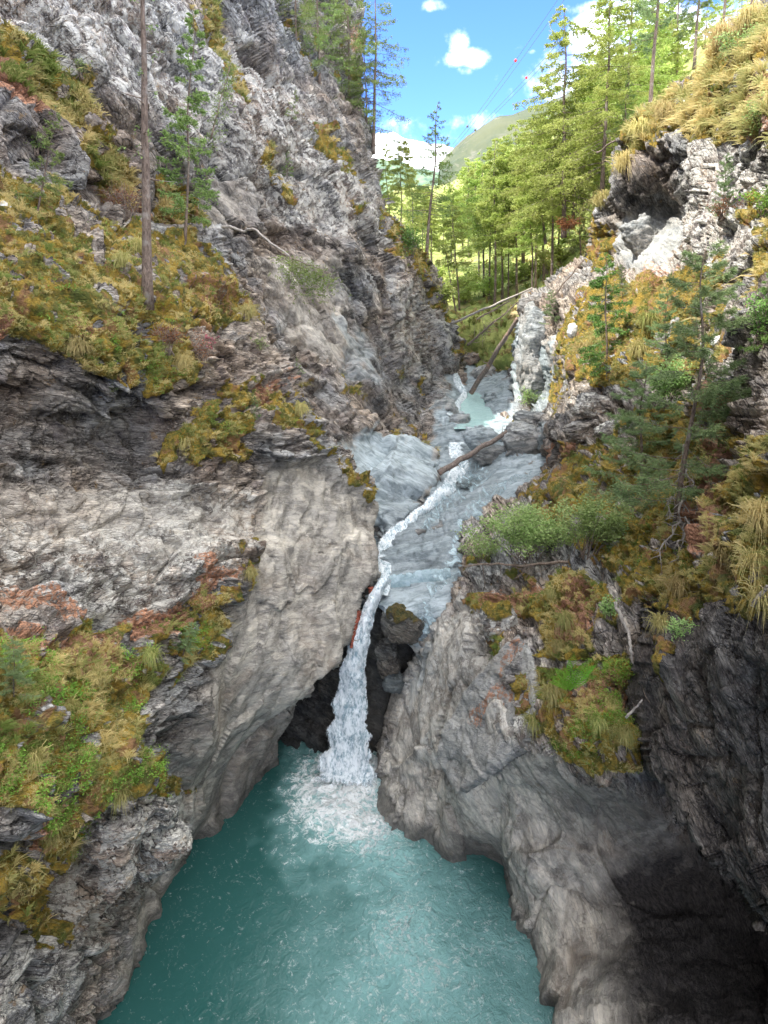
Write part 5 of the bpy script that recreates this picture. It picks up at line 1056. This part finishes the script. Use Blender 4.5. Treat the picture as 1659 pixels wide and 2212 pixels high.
def blades(centers, nrm, nb, length, width, rg, droop=.6, tint=None, spread=.6):
    """tussock blades: 3-segment curved strips"""
    N = len(centers); n = N*nb; c = np.repeat(centers, nb, 0); nn = np.repeat(nrm, nb, 0)
    a = rg.uniform(0, 2*np.pi, n); L = np.repeat(length, nb)*rg.uniform(.5, 1.15, n)
    h = np.stack([np.cos(a), np.sin(a), np.zeros(n)], 1)*(np.abs(rg.normal(0, spread, n)))[:, None]
    dr = nn*.45+np.array([0, 0, .75])+h; dr /= np.linalg.norm(dr, axis=1, keepdims=True)
    side = np.cross(dr, [0, -1, .3]); side /= np.linalg.norm(side, axis=1, keepdims=True)+1e-9
    c = c+h*.06*np.repeat(length, nb)[:, None]
    hz = h+nn*np.array([1, 1, 0])*.7; dd = droop*rg.uniform(.5, 1.5, n)
    P0 = c-dr*.03; P1 = c+dr*L[:, None]*.4; P2 = P1+(dr*.8+hz*.35)*L[:, None]*.33; P2[:, 2] -= L*dd*.18; P3 = P2+(dr*.45+hz*.5)*L[:, None]*.33; P3[:, 2] -= L*dd*.5
    w = width*rg.uniform(.7, 1.3, n)[:, None]
    V = np.stack([P0-side*w, P0+side*w, P1-side*w, P1+side*w, P2-side*w*.7, P2+side*w*.7, P3], 1).reshape(-1, 3)
    b = np.arange(n)[:, None]*7; Q = np.concatenate([b+np.array([[0, 1, 3, 2]]), b+np.array([[2, 3, 5, 4]])]); T = b+np.array([[4, 5, 6]])
    t = np.repeat(tint, nb)+rg.normal(0, .14, n); t = np.repeat(np.clip(t, 0, 1), 7)
    return V, Q, T, t
def scatter(surf, name, w, count, seed, nb, lr, width, tint_rng, droop=.7):
    S = SURF[surf]; rg = np.random.default_rng(seed); inb = (S['px'] > -30) & (S['px'] < 1700) & (S['py'] > -30) & (S['py'] < 2240)
    dep = S['p'][:, 1]*cp-S['p'][:, 2]*sp
    clump = np.clip(fbm(S['p']*.9, 3, seed)*3+.35, 0.02, 1)
    wt = w(S)*inb*clump; wt = wt/wt.sum(); i = rg.choice(len(wt), count, replace=False, p=wt)
    p, n = S['p'][i], S['n'][i]; L = rg.uniform(*lr, count); ti = np.clip(.55+fbm(p*.7, 3, seed+5)*1.6+rg.normal(0, .15, count), *tint_rng)
    V, Q, T, t = blades(p, n, nb, L, width, rg, droop, ti)
    return V, Q, T, t
def grass(name, specs, label=None):
    mb = MB()
    for sp_ in specs:
        V, Q, T, t = scatter(*sp_); mb.add(V, Q, T, t)
    o = mb.build(name, M['grass'], None, False, 'tint'); o['kind'] = 'stuff'; tag(o, label, 'grass')
mossw = lambda S: np.clip(S['moss']-.35, 0, 1)
grass('grass', [('left_bluff', 'g', mossw, 1500, 1, 26, (.14, .36), .0045, (0, 1)), ('left_bluff', 'g', mossw, 9000, 11, 9, (.05, .15), .0042, (0, 1))], 'dry golden and green grass on the mossy ledges of the left bluff')
grass('grass', [('upper_left_cliff', 'g', mossw, 2200, 2, 12, (.2, .55), .013, (0, 1))], 'grass in streaks on the ledges of the upper left cliff')
grass('grass', [('right_rock_mass', 'g', mossw, 1500, 3, 26, (.14, .36), .005, (0, 1)), ('right_rock_mass', 'g', mossw, 9000, 13, 9, (.05, .15), .0042, (0, 1)),
               ('right_rock_mass', 'g', lambda S: mossw(S)*(S['py'] < 420), 420, 7, 26, (.4, .85), .013, (.45, 1))], 'grass over the mossy right slope and its crest')
grass('grass', [('stream_bed', 'g', mossw, 300, 4, 12, (.2, .5), .02, (0, 1)), ('forest_slope', 'g', lambda S: 1.*(S['py'] > 380), 1600, 5, 10, (.4, 1.), .04, (0, .7))], 'bright undergrowth of grass on the forest floor')

def leafy(name, surf, key, count, seed, m, size, spread, mat, label, thr=.3):
    S = SURF[surf]; rg = np.random.default_rng(seed); inb = (S['px'] > -30) & (S['px'] < 1700) & (S['py'] > -30) & (S['py'] < 2240)
    w = np.clip(S[key]-thr, 0, 1)*np.clip(S['moss']-.2, 0, 1)*inb*np.clip(fbm(S['p']*1.1, 2, seed)*4+.1, 0, 1)+1e-12; w /= w.sum(); i = rg.choice(len(w), count, replace=False, p=w)
    c = np.repeat(S['p'][i], m, 0); sp_ = rg.uniform(.4, 1.2, count)*spread; o_ = rg.normal(0, 1, (len(c), 3))*np.repeat(sp_, m)[:, None]; o_[:, 2] = np.abs(o_[:, 2])*.8; c = c+o_+np.repeat(S['n'][i], m, 0)*.05
    V, Q = leaves(c, size, rg, 1.); o = link(name, mesh(name, V, Q, False), M[mat]); o['kind'] = 'stuff'; tag(o, label, 'ground cover')
leafy('bilberry_plants', 'left_bluff', 'leafy', 1100, 1, 20, .042, .09, 'bilberry', 'small leafy bilberry plants over the left banks')
leafy('bilberry_plants', 'right_rock_mass', 'leafy', 520, 2, 18, .042, .085, 'bilberry', 'small leafy plants over the right mossy banks')

# big individual tussocks
tus = [(1190, 1500, 18.1, .85, .45, 'large drooping golden-green tussock left of the fern'), (1150, 1560, 18.8, .7, .35, 'shaggy tussock hanging beside the cream rock'), (1215, 1340, 19.2, .8, .35, 'round green tussock in the middle of the moss pad'), (1205, 1395, 18.6, .5, .5, 'small straw tussock just above the fern'),
       (1190, 1285, 20.2, .5, .4, 'small tussock at the upper part of the moss pad'), (1560, 1200, 13.5, .8, .75, 'big straw-coloured tussock on the right bank'), (1625, 1230, 12, .9, .8, 'broad pale tussock near the right edge'), (1640, 1300, 11.4, .8, .7, 'spiky tussock under the white stick'), (1460, 1280, 15.5, .9, .7, 'golden tussock at the foot of the needle slope'),
       (1640, 1130, 12.6, .9, .8, 'straw tussock high on the right edge'), (1425, 1350, 14.6, .7, .6, 'hanging tussock on the dark striped rock'), (1345, 1590, 16.3, .6, .35, 'green tussock at the lower right of the fern bank'), (1290, 1560, 16.6, .6, .3, 'green tussock below the fern'), (1290, 740, 30, 1.2, .6, 'golden tussock on the shelf under the spruce'), (1260, 760, 31, 1.1, .7, 'tussock left of the spruce foot'), (1400, 700, 26, 1.1, .3, 'green tussock between spruce and pine'), (1375, 760, 26, 1.0, .5, 'low tussock right of the spruce foot'),
       (1550, 100, 25.5, 1.6, .85, 'shock of straw grass on the highest crest'), (1610, 60, 24, 1.5, .8, 'straw tussock at the top right crest'), (1380, 290, 32, 1.5, .75, 'straw tussock hanging over the dark overhang'), (1300, 440, 37, 1.4, .6, 'tussock at the left corner of the overhang'), (1430, 255, 30, 1.4, .7, 'pale tussock beside the dead stick'), (1340, 360, 33, 1.3, .8, 'hanging straw tuft on the overhang nose'),
       (300, 540, 21.8, .9, .55, 'thick tussock at the foot of the bare trunk'), (265, 570, 21.2, .8, .5, 'tussock left of the bare trunk foot'), (175, 760, 18, .8, .6, 'hanging golden tuft on the rim of the upper bank'), (400, 790, 22, .8, .7, 'straw tuft on the upper ledge rim'), (400, 960, 22, .7, .7, 'straw tuft in the middle of the moss ledge'), (540, 680, 26, .9, .6, 'tuft at the right tip of the upper ledge'), (650, 890, 26.5, .8, .6, 'tuft at the right tip of the moss ledge'),
       (80, 1640, 12.6, .6, .55, 'golden tussock on the lower left bank'), (210, 1470, 15.2, .6, .55, 'tussock under the needle patch of the lower bank'), (265, 1490, 16, .6, .6, 'tussock at the right rim of the lower bank'), (330, 1420, 18, .7, .3, 'green tussock near the top right of the lower bank'), (120, 1800, 14, .6, .4, 'tussock hanging above the dark mossy gully'), (160, 1830, 14.8, .6, .45, 'hanging tuft beside the whitish rock'), (265, 1720, 17, .6, .5, 'tuft above the jutting white rock'), (540, 1240, 22.2, .6, .5, 'green tuft on the small moss cushion'), (150, 1530, 13.8, .6, .5, 'tussock in the centre of the lower bank')]
for i, (x, y, d, L, ti, l) in enumerate(tus):
    rg_t = np.random.default_rng(500+i); c = P(x, y, ground(x, y, d)-.04); m = 9; off = rg_t.normal(0, .07*L, (m, 3)); V, Q, T, t = blades(off, np.tile([0, -.8, .6], (m, 1)), 34, np.full(m, L*.85), .0075 if d < 24 else .014, rg_t, 1.1, np.full(m, ti), .55)
    mb = MB(); mb.add(V, Q, T, t); o = mb.build('grass_tussock', M['grass'], None, False, 'tint', loc=c); tag(o, l, 'grass tussock', 'grass tussocks on the rocks')
